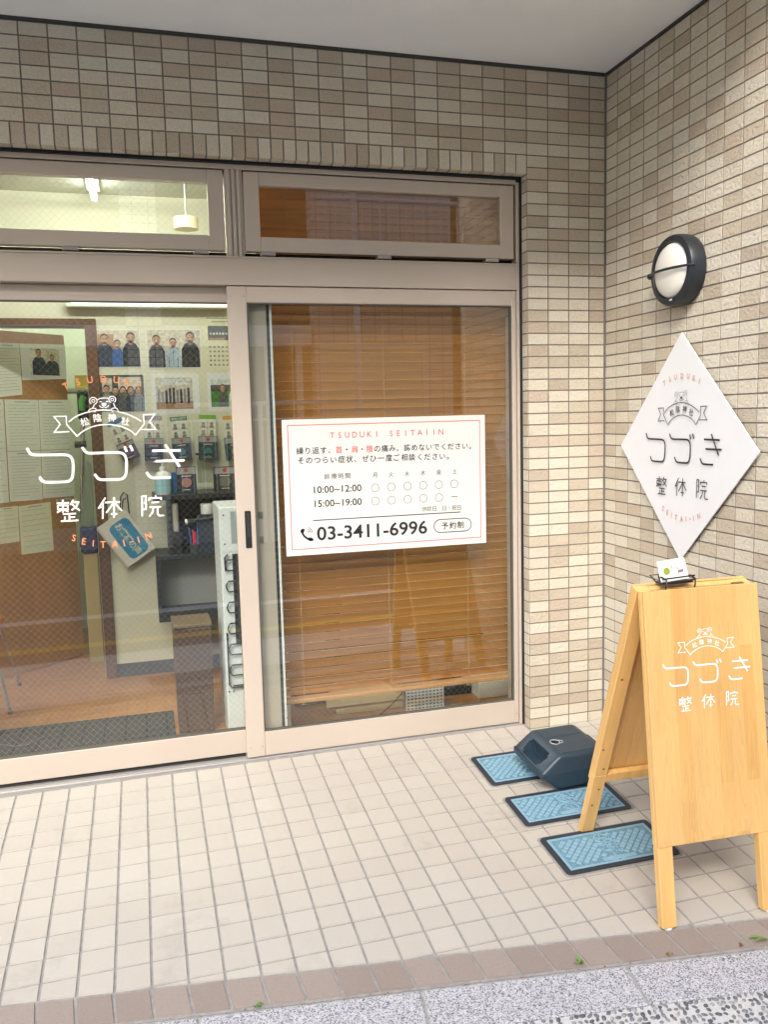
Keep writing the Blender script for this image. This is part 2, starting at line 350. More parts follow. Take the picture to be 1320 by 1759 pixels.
rw = thing('tiled_wall', 'beige tiled side wall carrying the round lamp and the diamond sign', 'wall', (0, -.7, 0)); rw['kind'] = 'thing'
RWY = -1.62
obj('wall_core', MB().box(.0024, .16, RWY, .0, -.35, 2.905), GROUT, rw)
cells = []; RX = Matrix.Rotation(rad(-90), 4, 'Y') @ Matrix.Rotation(rad(-90), 4, 'Z')
Y1 = .0937
rows = [(-Y1, -.004)] + [(-Y1-.1*(n+1), -Y1-.1*n) for n in range(15)]
for k in range(62):
    for n, (y0, y1) in enumerate(rows):
        z1 = ZT-.05*k; z0 = z1-.05
        if z1 < gz(0, y0)-.03: continue
        M = Matrix.Translation((.009, (y0+y1)/2, (z0+z1)/2)) @ RX
        cells.append((M, y1-y0-.0042, z1-z0-.0042))
lay(rw, cells, TILE, [6, 6, 3, 1, 3, 5, 1])

# ------------------------------------------------------------------ ceiling and the building mass above
PY = -1.30
tag(obj('ceiling', MB().box(-4.6, .16, PY, 0.16, 2.906, 3.25), CEIL), kind='structure')
gj = MB().box(-3.6, -.001, -.004, .002, ZT+.001, 2.9057); gj.box(-.004, .002, PY+.01, -.005, ZT+.001, 2.9057)
tag(obj('ceiling_joint', gj, mat('dark_sealant', (.05,.052,.05), .8)), kind='structure')
tag(obj('unseen_upper_wall', MB().box(-4.6, .16, -.2, .16, 3.25, 3.95), mat('upper_render', (.5,.46,.4), .8)), kind='structure')  # out of view; kept low so sky light reaches street and opposite facade

# ------------------------------------------------------------------ porch floor
fl = bpy.data.objects.new('porch_floor', None); C.objects.link(fl); tag(fl, kind='structure')
BS = -.13                                         # the street runs a little askew to the building
def by(x): return -1.106+BS*(x+2.483)             # inner edge of the brown border
def by2(x): return -1.2215+BS*(x+2.483)           # outer edge
def gbox(mb, pts, d0, d1):                        # prism on the sloping floor from plan points
    n = len(pts)
    mb.add([(x,y,gz(x,y)+d0) for x,y in pts]+[(x,y,gz(x,y)+d1) for x,y in pts], [tuple(range(n))[::-1], tuple(range(n,2*n))]+[(i,(i+1)%n,n+(i+1)%n,n+i) for i in range(n)])
b_ = MB(); gbox(b_, [(-4.6,by2(-4.6)),(.01,by2(.01)),(.01,.10),(-4.6,.10)], -.06, -.0035); obj('screed', b_, FGROUT, fl)
X0, Y0 = -1.686, .0501
def clip(poly, f):                                # keep f(p) >= 0
    out = []
    for i in range(len(poly)):
        a, c = poly[i], poly[(i+1) % len(poly)]; fa, fc = f(a), f(c)
        if fa >= 0: out.append(a)
        if (fa >= 0) != (fc >= 0): t = fa/(fa-fc); out.append((a[0]+(c[0]-a[0])*t, a[1]+(c[1]-a[1])*t))
    return out
nfull = {}
def floor_tile(poly, mats, mi):
    cx = sum(p[0] for p in poly)/len(poly); cy = sum(p[1] for p in poly)/len(poly)
    key = (mi, mats[0].name, tuple((round(p[0]-cx,4), round(p[1]-cy,4)) for p in poly))
    if key not in nfull:
        n = len(poly); i = .0012; vs = [(p[0]-cx,p[1]-cy,-.006) for p in poly]
        vs += [((p[0]-cx)*(1-i/.045),(p[1]-cy)*(1-i/.045),0) for p in poly]
        m = MB().add(vs, [tuple(range(n,2*n))]+[(j,(j+1)%n,n+(j+1)%n,n+j) for j in range(n)]); nfull[key] = m.mesh('tile', mats[mi])
    o = bpy.data.objects.new('tile', nfull[key]); C.objects.link(o); o.parent = fl
    M = Matrix.Translation((cx,cy,gz(cx,cy)+random.uniform(-.0004,.0004))) @ GM.to_4x4() @ Matrix.Rotation(random.uniform(-.003,.003),4,'X') @ Matrix.Rotation(random.uniform(-.003,.003),4,'Y')
    o.matrix_basis = M
far = MB(); cnt = 0
for i in range(-13, 17):
    for r in range(0, 17):
        x0 = X0+.1*i; y1 = Y0-.1*r; g_ = .0032
        p = [(x0+g_,y1-.1+g_),(x0+.1-g_,y1-.1+g_),(x0+.1-g_,y1-g_),(x0+g_,y1-g_)]
        p = clip(p, lambda q: q[1]-by(q[0])-.005); p = clip(p, lambda q: -.003-q[0]) if len(p) > 2 else p
        if len(p) > 2: p = clip(p, lambda q: (.058 if OPX0 < x0 < OPX1-.03 else -.002)-q[1])
        if len(p) < 3: continue
        A = abs(sum(p[k][0]*p[(k+1)%len(p)][1]-p[(k+1)%len(p)][0]*p[k][1] for k in range(len(p))))/2
        if A < .0004: continue
        c = proj((x0+.05, y1-.05, gz(x0,y1)))
        if -70 < c[0] < PW+70 and c[1] < PH+60: floor_tile(p, FLOORT, random.choices(range(5), [4,4,2,2,3])[0])
        else:
            far.mi = random.randrange(5); n = len(p); far.add([(x,y,gz(x,y)) for x,y in p], [tuple(range(n))])
if far.v: tag(obj('tile_field', far, FLOORT, fl), kind='stuff')
for i in range(-13, 17):                           # brown border course along the street
    x0 = X0-.004+.1*i
    if x0 > -.02: continue
    sh = -.016                                     # joints lean a little against the porch grid
    x1 = min(x0+.1, -.003); g_ = .004
    p = [(x0+g_-sh*.6, by2(x0+g_)+.006), (x1-g_-sh*.6, by2(x1-g_)+.006), (x1-g_, by(x1-g_)-.004), (x0+g_, by(x0+g_)-.004)]
    if x1 > -.02: p = [(min(a,-.003),b) for a,b in p]
    floor_tile(p, BROWNT, random.randrange(3))

# ------------------------------------------------------------------ kerb, pebble pavement, road
kerb = bpy.data.objects.new('kerb', None); C.objects.link(kerb); tag(kerb, kind='structure')
sdir = Vector((1, BS)).normalized(); snrm = Vector((-sdir.y, sdir.x))
def kp(s_, t): p = Vector((-1.472, by2(-1.472))) + sdir*s_ - snrm*t; return (p.x, p.y)
j0 = (Vector(onG(722,1695)[:2])-Vector(kp(0,0))).dot(sdir)
for k in range(-6, 5):
    s0 = j0+.60*k; m = MB(); q = [kp(s0+.004,.152), kp(s0+.596,.152), kp(s0+.596,.010), kp(s0+.004,.010)]
    gbox(m, q, -.12, .0); o = obj('kerb_stone', m, GRAN, kerb)
    bv = o.modifiers.new('edge', 'BEVEL'); bv.width = .003; bv.segments = 1
m = MB(); gbox(m, [kp(-3.3,.148), kp(2.8,.148), kp(2.8,.001), kp(-3.3,.001)], -.14, -.006); obj('mortar', m, mat('mortar', (.34,.335,.32), .95, var=.25, vscale=60, bump=.5, bscale=200), kerb)
pv = MB(); gbox(pv, [kp(-4,1.5), kp(6,1.5), kp(6,.150), kp(-4,.150)], -.2, -.007); tag(obj('pavement', pv, mat('cement', (.52,.515,.50), .95, var=.12, vscale=120, bump=.4, bscale=300)), kind='structure')
pebm = [mat('pebble_%d' % i, c, .55, var=.2, vscale=200) for i, c in enumerate([(.13,.14,.155),(.20,.205,.22),(.09,.095,.105),(.26,.26,.26),(.19,.175,.155),(.34,.33,.32)])]
pb = MB(); ico = bmesh.new(); bmesh.ops.create_icosphere(ico, subdivisions=1, radius=1); ico.verts.index_update()
iv = [v.co.copy() for v in ico.verts]; iff = [tuple(v.index for v in f.verts) for f in ico.faces]; ico.free()
s_ = -.55
while s_ < 1.45:
    t = .158
    while t < .50:
        if random.random() < .94:
            a, b, c = random.uniform(.0062,.0115), random.uniform(.0048,.0078), random.uniform(.003,.0045)
            x, y = kp(s_+random.uniform(-.0035,.0035), t+random.uniform(-.0035,.0035))
            pb.mi = random.choices(range(6), [5,5,4,3,3,2])[0]
            pb.add(iv, iff, Matrix.Translation((x,y,gz(x,y)-.0068)) @ Matrix.Rotation(random.uniform(0,6.28),4,'Z') @ Matrix.Diagonal((a,b,c,1)))
        t += .0158
    s_ += .0180
tag(obj('pebbles', pb, pebm, None, smooth='all'), kind='stuff')
tag(obj('road', MB().box(-30, 30, -8.6, -2.02, -.6, -.29), mat('asphalt', (.12,.12,.12), .85, var=.25, vscale=40, bump=.4, bscale=200)), kind='structure')
rm = MB()
for c0, wd, mi in ((-3.32, .14, 1), (-4.35, .16, 0)):
    rm.mi = mi; rm.add([(-14,c0+wd-.13*(-14+1.5)*.4,-.286),(-14,c0-.13*(-14+1.5)*.4,-.286),(10,c0-.13*(11.5)*.4,-.286),(10,c0+wd-.13*(11.5)*.4,-.286)], [(0,1,2,3)])
tag(obj('road_marking', rm, [WHITE, mat('yellow_line', (.62,.42,.06), .7)]), kind='structure')

# ------------------------------------------------------------------ door frame
df = thing('door_frame', 'beige aluminium frame with transom mullion holding the glass doors', 'door frame', (-1.6, .07, 0))
obj('jamb', MB().box(-.399, -.3865, .066, .20, -.02, 2.447, .0015), ALU, df)
obj('jamb', MB().box(OPX0, -2.892, .066, .20, -.02, 2.447, .0015), ALU, df)
obj('seal', MB().box(-.386, -.3755, .060, .16, -.03, 2.4645), BLACK, df)
obj('seal', MB().box(OPX0, OPX1, .058, .16, 2.4572, 2.4655), BLACK, df)
obj('top_rail', MB().box(-2.892, -.399, .070, .20, 2.4385, 2.4570, .001), ALU, df)
obj('head_gap', MB().box(-2.892, -.3992, .092, .16, 2.4337, 2.4383), DARK, df)  # dark box added to keep the gap black against room light
hd = MB().box(-2.892, -.3992, .068, .20, 1.988, 2.100, .0015); hd.box(-2.892, -.3992, .062, .0675, 2.094, 2.1005, .0008); obj('header', hd, ALU, df)
mu = MB().box(-1.660, -1.590, .078, .20, 2.1008, 2.4383, .001)
for a in (-1.652, -1.632, -1.612): mu.box(a, a+.012, .070, .0775, 2.1008, 2.4383, .001)
obj('mullion', mu, ALU, df)
obj('transom_gap', MB().box(-2.892, -.3992, .12, .16, 2.1007, 2.1225), DARK, df)
obj('sill_track', MB().box(-2.892, -.399, .063, .20, -.03, .0035, .001), mat('sill_metal', (.55,.55,.55), .35, metal=.7), df)
obj('track_slot', MB().box(-2.892, -1.672, .112, .20, .0038, .0105), DARK, df)

def wires(x0, x1, z0, z1, y, per=.0282, wd=.0005):
    m = MB()
    for sgn in (1, -1):
        c = (x0-z1) if sgn > 0 else (x0+z0)
        c += random.uniform(0, per)
        end = (x1-z0) if sgn > 0 else (x1+z1)
        while c < end:                             # x - sgn*z = c
            za = max(z0, (x0-c)*sgn) if sgn > 0 else max(z0, c-x1); zb = min(z1, (x1-c)) if sgn > 0 else min(z1, c-x0)
            if zb > za:
                xa, xb = c+sgn*za, c+sgn*zb; h = wd*.707
                m.add([(xa-h,y,za),(xa+h,y,za),(xb+h,y,zb),(xb-h,y,zb)], [(0,1,2,3)])
            c += per
    return m
def pane(name, x0, x1, z0, z1, y, parent):
    o = obj(name, MB().add([(x0,y,z0),(x1,y,z0),(x1,y,z1),(x0,y,z1)], [(0,1,2,3)]), GLASS, parent)
    tag(obj('wire_mesh', wires(x0,x1,z0,z1,y+.002), WIRE, o), kind='stuff'); return o
# the sash nearer the street, on the right
rd = thing('sliding_door', 'right glass door with the white timetable board and a black pull handle', 'door', (-1.03, .09, 0), 'glass sliding doors')
RX0, RX1, RZ0, RZ1 = -1.669, -.4005, .006, 1.9845
obj('stile', MB().box(RX0, -1.592, .075, .105, RZ0, RZ1, .002), ALU, rd)
obj('stile', MB().box(-.421, RX1, .075, .105, RZ0, RZ1, .002), ALU, rd)
obj('top_rail', MB().box(-1.5918, -.4212, .076, .105, 1.921, RZ1, .002), ALU, rd)
obj('bottom_rail', MB().box(-1.5918, -.4212, .076, .105, RZ0, .113, .002), ALU, rd)
bd = MB()
for q in ((-1.5915,-1.5865,.1135,1.9205), (-.4265,-.4215,.1135,1.9205), (-1.586,-.427,.1135,.118), (-1.586,-.427,1.916,1.9205)): bd.box(q[0],q[1],.0785,.1,q[2],q[3])
obj('glazing_bead', bd, mat('bead', (.10,.095,.085), .7), rd)
pane('pane', -1.586, -.427, .118, 1.916, .090, rd)
h = obj('handle', MB().box(-1.637, -1.612, .071, .0752, .915, 1.071, .003), mat('handle_black', (.02,.02,.023), .35), rd)
obj('finger_pull', MB().box(-1.633, -1.616, .0703, .0712, .96, 1.066, .002), BLACK, h)
# the sash behind, on the left
ld = thing('sliding_door', 'left glass door with white bear logo and clinic name lettering', 'door', (-2.2, .13, 0), 'glass sliding doors')
LX0, LX1, LZ0, LZ1 = -2.885, -1.478, .011, 1.9845
obj('stile', MB().box(LX0, -2.80, .116, .150, LZ0, LZ1, .002), ALU, ld)
obj('stile', MB().box(-1.602, LX1-.03, .116, .150, LZ0, LZ1, .002), ALU, ld)
obj('top_rail', MB().box(-2.7998, -1.6022, .117, .150, 1.925, LZ1, .002), ALU, ld)
br_ = MB().box(-2.7998, -1.6022, .117, .150, LZ0+.002, .118, .003); obj('bottom_rail', br_, ALU, ld)
obj('door_brush', MB().box(LX1-.0295, LX1-.018, .118, .148, LZ0, LZ1), BLACK, ld); obj('edge_strip', MB().box(LX1-.0175, LX1-.008, .118, .148, LZ0, LZ1), WHITE, ld)
obj('glazing_bead', MB().box(-2.7998,-1.6022,.119,.146,1.921,1.9248).box(-2.7998,-1.6022,.119,.146,.1183,.1225), mat('bead2', (.10,.095,.085), .7), ld)
pane('pane', -2.7998, -1.6022, .123, 1.9205, .134, ld)
obj('lock', MB().box(-1.575, -1.555, .1130, .1158, 1.03, 1.06, .001).box(-1.572,-1.558,.1125,.1158,.925,.955,.001), mat('lock_metal', (.25,.25,.25), .4, metal=.6), ld)
SCREW = mat('screw_steel', (.40,.38,.35), .35, metal=.8)
def screw(x, y, z, parent): obj('screw', MB().lathe([(.0036,0),(.0034,.0012),(.0022,.0018)], 10, Matrix.Translation((x,y,z)) @ Matrix.Rotation(rad(90),4,'X')), SCREW, parent)
for x_, z_ in ((-1.655,.05),(-1.604,.05),(-1.655,1.945),(-1.604,1.945),(-.411,.05),(-.411,1.95)): screw(x_, .0749, z_, rd)
# hopper windows above
def hopper(x0, x1, label):
    t = thing('transom_window', label, 'window', ((x0+x1)/2, .08, 2.12), 'hopper windows over the doors')
    z0, z1 = 2.122, 2.4335; fwid = .062
    obj('stile', MB().box(x0, x0+fwid, .074, .11, z0, z1, .002), ALU, t); obj('stile', MB().box(x1-fwid, x1, .074, .11, z0, z1, .002), ALU, t)
    obj('top_rail', MB().box(x0+fwid+.0002, x1-fwid-.0002, .0748, .11, 2.383, z1, .002), ALU, t); obj('bottom_rail', MB().box(x0+fwid+.0002, x1-fwid-.0002, .0748, .11, z0, 2.181, .002), ALU, t)
    pane('pane', x0+fwid, x1-fwid, 2.181, 2.383, .095, t)
    return t
tl = hopper(-2.885, -1.666, 'left hopper window above the doors, lit room behind its glass'); tr = hopper(-1.586, -.409, 'right hopper window above the doors, brown blind behind its glass')
HM = mat('hinge_metal', (.48,.45,.42), .35, metal=.6)
for t, xs in ((tl, (-2.255, -1.762)), (tr, (-1.495, -1.003, -.512))):
    for a in xs: obj('hinge', MB().box(a-.029, a+.029, .072, .119, 2.1075, 2.1215, .001), HM, t)

# ------------------------------------------------------------------ the clinic's mark: traced once, placed on glass, diamond and sandwich board
def LQ(x, y): p = onY(30+x/4.258, 640+y/4.258, .130); return (p.x, p.z)
def LL(l): return [LQ(*p) for p in l]
def rnd(l, n=3):                                   # corners softened (Chaikin)
    for _ in range(n-1):
        o = [l[0]]
        for a, b in zip(l, l[1:]): o += [(a[0]*.75+b[0]*.25, a[1]*.75+b[1]*.25), (a[0]*.25+b[0]*.75, a[1]*.25+b[1]*.75)]
        l = o+[l[-1]]
    return l
K = .60/1152
KANA = ([[(66,552),(84,585),(102,600),(130,604),(340,600),(375,606),(400,630),(406,670),(405,735),(398,775),(375,796),(340,800),(215,804),(190,800),(172,785),(160,762)]],
        [[(470,545),(490,575),(510,588),(540,590),(725,583),(765,588),(790,612),(797,650),(797,715),(790,755),(768,778),(730,782),(625,785),(598,782),(580,768),(562,742)], [(782,540),(798,580)], [(822,532),(842,574)]],
        [[(985,572),(1193,569)], [(1010,648),(1221,642)], [(1080,526),(1186,690)], [(942,728),(962,758),(982,770),(1010,771),(1122,766)]])
KANJI = ([[(283,957),(376,953)], [(294,972),(366,972),(366,1000),(294,1000),(294,968)], [(330,930),(330,1024)], [(322,1003),(287,1024)], [(338,1003),(372,1018)],
          [(408,930),(384,968)], [(392,950),(452,948)], [(441,950),(430,978),(393,1008)], [(398,962),(420,985),(456,1010)],
          [(330,1036),(425,1031)], [(378,1034),(378,1086)], [(345,1053),(345,1086)], [(380,1059),(420,1057)], [(315,1088),(445,1081)]],
         [[(642,915),(592,992)], [(588,992),(614,984)], [(624,955),(622,1070)], [(638,951),(750,946)], [(706,913),(706,1062)], [(700,955),(648,1027)], [(712,955),(762,1012)], [(682,1036),(730,1034)]],
         [[(910,903),(912,1053)], [(908,905),(938,903),(938,945),(928,952),(940,962),(940,1000),(918,1001)],
          [(1010,898),(1010,918)], [(962,938),(962,920),(1050,916),(1050,933)], [(980,951),(1036,948)], [(964,986),(1052,982)], [(994,986),(988,1022),(964,1052)], [(1025,984),(1025,1036),(1036,1047),(1074,1045)]])
def logo_letter(p, strokes, w):
    for l in strokes: p.line(LL(rnd(l) if len(l) > 4 and w > 14 else l), w*K); p.z += .00001
def logo_emblem(p, w=9):
    p.line(LL([(372,362),(405,335),(440,314),(485,297),(530,285),(580,276),(630,273),(680,276),(730,285),(785,298),(830,315),(870,334),(906,356)]), w*K)
    p.line(LL([(928,374),(862,456),(830,428),(800,411),(760,396),(720,386),(685,381),(650,379),(610,382),(570,389),(535,400),(500,416),(465,438),(434,466),(357,378)]), w*K)
    p.line(LL([(357,380),(355,319),(266,322),(310,378),(268,437),(378,432)]), w*K); p.line(LL([(926,372),(920,308),(1003,304),(965,358),(1012,415),(904,416)]), w*K)
    for ch, x, y, r in (('松',490,360,12),('陰',585,331,4),('神',688,329,-4),('社',788,356,-12)): p.char(ch, *LQ(x,y), 58*K, r, bold=.012)
def logo_bear(p, w=6.5, fill=True):
    for x, y, r in ((553,207,27),(692,197,25)):
        p.arc(*LQ(x,y), r*K, w*K, -80 if x < 600 else 250, 235 if x < 600 else -55, 20); p.arc(*LQ(x,y), r*.42*K, w*.8*K, n=12)
    for l in ([(583,200),(600,190),(630,185),(655,186),(668,192)], [(560,236),(552,252),(540,266)], [(700,222),(708,244),(718,258)],
              [(596,240),(604,250),(618,256),(631,250),(645,256),(658,250),(666,238)], [(598,216),(606,212),(616,216)], [(646,214),(656,210),(664,214)],
              [(516,292),(518,278),(532,266),(552,260),(570,262),(575,274),(568,286),(548,284),(534,288),(516,292)], [(682,280),(684,268),(696,260),(714,258),(730,266),(736,282),(722,286),(706,280),(690,286)]):
        p.line(LL(l), w*K)
    p.disc(*LQ(631,232), 19*K, 12*K)
def logo_latin(p, h=52, b=.0):
    for ch, x, y, r in (('T',352,100,20),('S',440,68,13),('U',528,52,7),('D',628,47,0),('U',722,52,-7),('K',808,72,-13),('I',885,99,-20)): p.char(ch, *LQ(x,y), h*K, r, b, .92, False)
    for ch, x, y, r in (('S',412,1210,-16),('E',485,1235,-12),('I',553,1250,-8),('T',625,1258,-3),('A',710,1256,3),('I',778,1247,8),('I',885,1224,13),('N',958,1195,17)): p.char(ch, *LQ(x,y), h*K, r, b, .92, False)
    p.line(LL([(826,1240),(848,1234)]), 8*K)
GF = FY(.1325)
def place_logo(Mx, parent, base, w, col, latin, lift, bear_ink):
    B = base @ Mx @ Matrix.Translation((0,0,lift))
    for k in range(3): p = Print(); logo_letter(p, KANA[k], 20*w); p.place('kana_letter', col, B, parent)
    for k in range(3): p = Print(); logo_letter(p, KANJI[k], 12.5*w); p.place('kanji_letter', col, B, parent)
    p = Print(); logo_emblem(p, 9*w); p.place('banner_emblem', col, B, parent)
    p = Print(); logo_bear(p, w*(4.6 if w < .9 else 6.5)); p.place('bear_emblem', bear_ink, B, parent)
    if latin: p = Print(); logo_latin(p, 52 if w > .9 else 48, .012 if w > .9 else .004); p.place('roman_lettering', latin, B, parent)
place_logo(Matrix.Identity(4), ld, GF, 1.0, PRINTW, ORANGE, 0, PRINTW)

# ------------------------------------------------------------------ timetable board on the right door
YB = .0835
bt = thing('timetable_board', 'white board with red border, opening hours and phone number on the right door', 'sign', (-1.0, YB, .87))
c4 = [onY(484,722,YB), onY(834,712,YB), onY(836,932,YB), onY(493,957,YB)]
bx0, bx1, bz0, bz1 = -1.466, -.552, .866, 1.4435
obj('panel', MB().box(bx0, bx1, YB, YB+.005, bz0, bz1, .0006), mat('board_white', (.63,.64,.62), .4, var=.015, vscale=3), bt)
def BQ(x, y): q = onY(460+x/3.3, 690+y/3.3, YB); return (q.x, q.z)
BF = FY(YB-.0012)
kb = (BQ(1210,500)[0]-BQ(137,500)[0])/1090
p = Print(); p.line([(bx0+.024,bz1-.024),(bx1-.026,bz1-.024),(bx1-.026,bz0+.028),(bx0+.024,bz0+.028)], .0028, closed=True); p.place('border_line', RED, BF, bt)
def spread(p, s_, a, b, h, bold=0, em=True, wx=1):     # characters evenly from a to b (board pixels, baseline)
    A, B = BQ(*a), BQ(*b); n = len(s_)
    for i, ch in enumerate(s_):
        f = (i+.5)/n; p.char(ch, A[0]+(B[0]-A[0])*f, A[1]+(B[1]-A[1])*f + h*kb*.5, h*kb, 0, bold, wx, em)
p = Print(); spread(p, 'TSUDUKI SEITAIIN', (345,208), (1003,186), 31, .0, False, .95); tag(p.place('heading', RED, BF, bt), kind='stuff')
l1 = '繰り返す、首・肩・腰の痛み、諦めないでください。'; p = Print(); pr = Print(); A, B = BQ(160,294), BQ(1180,262)
for i, ch in enumerate(l1):
    f = (i+.5)/len(l1); q = pr if ch in '首肩腰' else p
    q.char(ch, A[0]+(B[0]-A[0])*f, A[1]+(B[1]-A[1])*f+.0105, 36*kb, 0, 0 if ch in '首肩腰' else .006)
tag(p.place('message', INK, BF, bt), kind='stuff'); p = Print(); spread(p, 'そのつらい症状、ぜひ一度ご相談ください。', (165,353), (1055,325), 36, .006); tag(p.place('message', INK, BF, bt), kind='stuff'); pr.place('highlighted_words', RED, BF, bt)
p = Print(); spread(p, '診療時間', (318,440), (474,434), 30)
for ch, x, y in (('月',607,415),('火',700,411),('水',790,408),('木',881,403),('金',971,398),('土',1060,396)): p.char(ch, *BQ(x,y), 28*kb)
for x, y in ((610,488),(701,483),(793,478),(882,474),(971,470),(1059,465),(611,563),(703,558),(794,553),(883,548),(972,543)): p.arc(*BQ(x,y), 22*kb, 2.4*kb)
p.line([BQ(1042,539), (BQ(1078,539)[0], BQ(1042,539)[1])], 4*kb); spread(p, '休診日 日・祝日', (876,622), (1100,613), 28); tag(p.place('day_table', INKG, BF, bt), kind='stuff')
p = Print(); a = BQ(262,519); p.text('10:00~12:00', a[0], BQ(532,512)[0], a[1], 37*kb, .008); a = BQ(266,598); p.text('15:00~19:00', a[0], BQ(534,588)[0], a[1], 37*kb, .008); p.place('opening_hours', INK, BF, bt)
p = Print(); a, b = BQ(257,673), BQ(1095,625); zz = (a[1]+b[1])/2; p.line([(a[0],zz),(b[0],zz)], 4.5*kb)
a = BQ(280,786); b = BQ(905,744); p.text('03-3411-6996', a[0], b[0], (a[1]+b[1])/2, 72*kb, .016)
q = [BQ(190,728), BQ(196,752), BQ(212,770), BQ(236,783), BQ(256,782)]
p.line(rnd([(x+.002,z) for x,z in q]), 11*kb); p.disc(BQ(200,732)[0]-.002, BQ(200,732)[1], 13*kb, 10*kb, a=.9); p.disc(BQ(243,778)[0], BQ(243,778)[1]-.001, 14*kb, 10*kb, a=-.3)
cx, cz = BQ(222,752)
for r in (14,24,34): p.arc(cx-.002, cz+.004, r*kb, 3.2*kb, 5, 70, 8)
p.place('phone_number', INK, BF, bt)
p = Print(); cx, cz = BQ(1050,700); hw, hh = 113*kb, 37*kb
p.line([(cx-hw+hh+hh*math.cos(t), cz+hh*math.sin(t)) for t in [math.pi/2+math.pi*i/10 for i in range(11)]]+[(cx+hw-hh+hh*math.cos(t), cz+hh*math.sin(t)) for t in [-math.pi/2+math.pi*i/10 for i in range(11)]], 4*kb, closed=True)
for i, ch in enumerate('予約制'): p.char(ch, cx+(i-1)*47*kb, cz, 38*kb, 0, .008)
p.place('reservation_mark', INK, BF, bt)

# ------------------------------------------------------------------ diamond sign on the side wall
ds = thing('diamond_sign', 'white diamond board with bear logo on the tiled side wall', 'sign', (-.02, -.60, .857))
dc = [(-.593,1.739), (-1.036,1.294), (-.605,.857), (-.171,1.296)]      # (y, z): top, street side, bottom, door side
DF = frame((-.020,0,0), (0,-1,0), (0,0,1))          # u = -y
m = MB(); m.prism([(-y,z) for y,z in dc][::-1], -.004, DF); o = obj('panel', m, WHITEB, ds)
m = MB()
for y, z in ((-.60,1.55),(-.60,1.05),(-.4,1.3),(-.8,1.3)): m.box(-.0162, -.0005, y-.03, y+.03, z-.03, z+.03)
obj('standoff', m, BLACK, ds)
MX = Matrix(((.794,-.010,0,2.342),(.007,.829,0,.243),(0,0,1,0),(0,0,0,1)))     # logo (u,v) -> (-y, z)
place_logo(MX, ds, DF, .82, INK, ORANGEB, .0052, INKG)

# ------------------------------------------------------------------ wall lamp
wl = thing('wall_lamp', 'round black bulkhead lamp with a crossbar on the tiled side wall', 'lamp', (0, -.585, 1.97))
LM = Matrix.Translation((-.0005, -.585, 1.970)) @ Matrix.Rotation(rad(-90), 4, 'Y')
LB = mat('lamp_black', (.016,.02,.027), .38, var=.1, vscale=60)
obj('housing', MB().lathe([(.126,0),(.131,.004),(.134,.02),(.133,.055),(.128,.066),(.120,.070),(.108,.071),(.104,.066),(.103,.050)], 56, LM), LB, wl, smooth=True)
obj('lens', MB().lathe([(.1035,.050),(.102,.062),(.095,.072),(.080,.080),(.055,.086),(.028,.089),(0.0001,.090)], 48, LM), mat('lamp_glass', (.74,.73,.68), .22, spec=.6), wl, smooth=True)
bar = MB(); pts = [LM @ Vector((0, -.136+.272*i/16, .058+.045*math.sin(math.pi*i/16)**.6)) for i in range(17)]; bar.tube(pts, .0052, 8)
bar.box(-.075,-.045,-.003+0,.003,-.006,.006, .001, Matrix.Translation((0,-.585+.139,1.97)))
obj('crossbar', bar, LB, wl, smooth=True)
obj('boss', MB().lathe([(.010,-.004),(.014,.0),(.012,.016),(.006,.022)], 16, LM @ Matrix.Translation((0,.137,.052)) @ Matrix.Rotation(rad(-60),4,'X')), LB, wl, smooth=True)
obj('maker_mark', MB().box(-.0725,-.0715,-.014,.004,-.003,.003, 0, Matrix.Translation((0,-.590,1.859))), mat('mark', (.5,.5,.5), .4), wl)

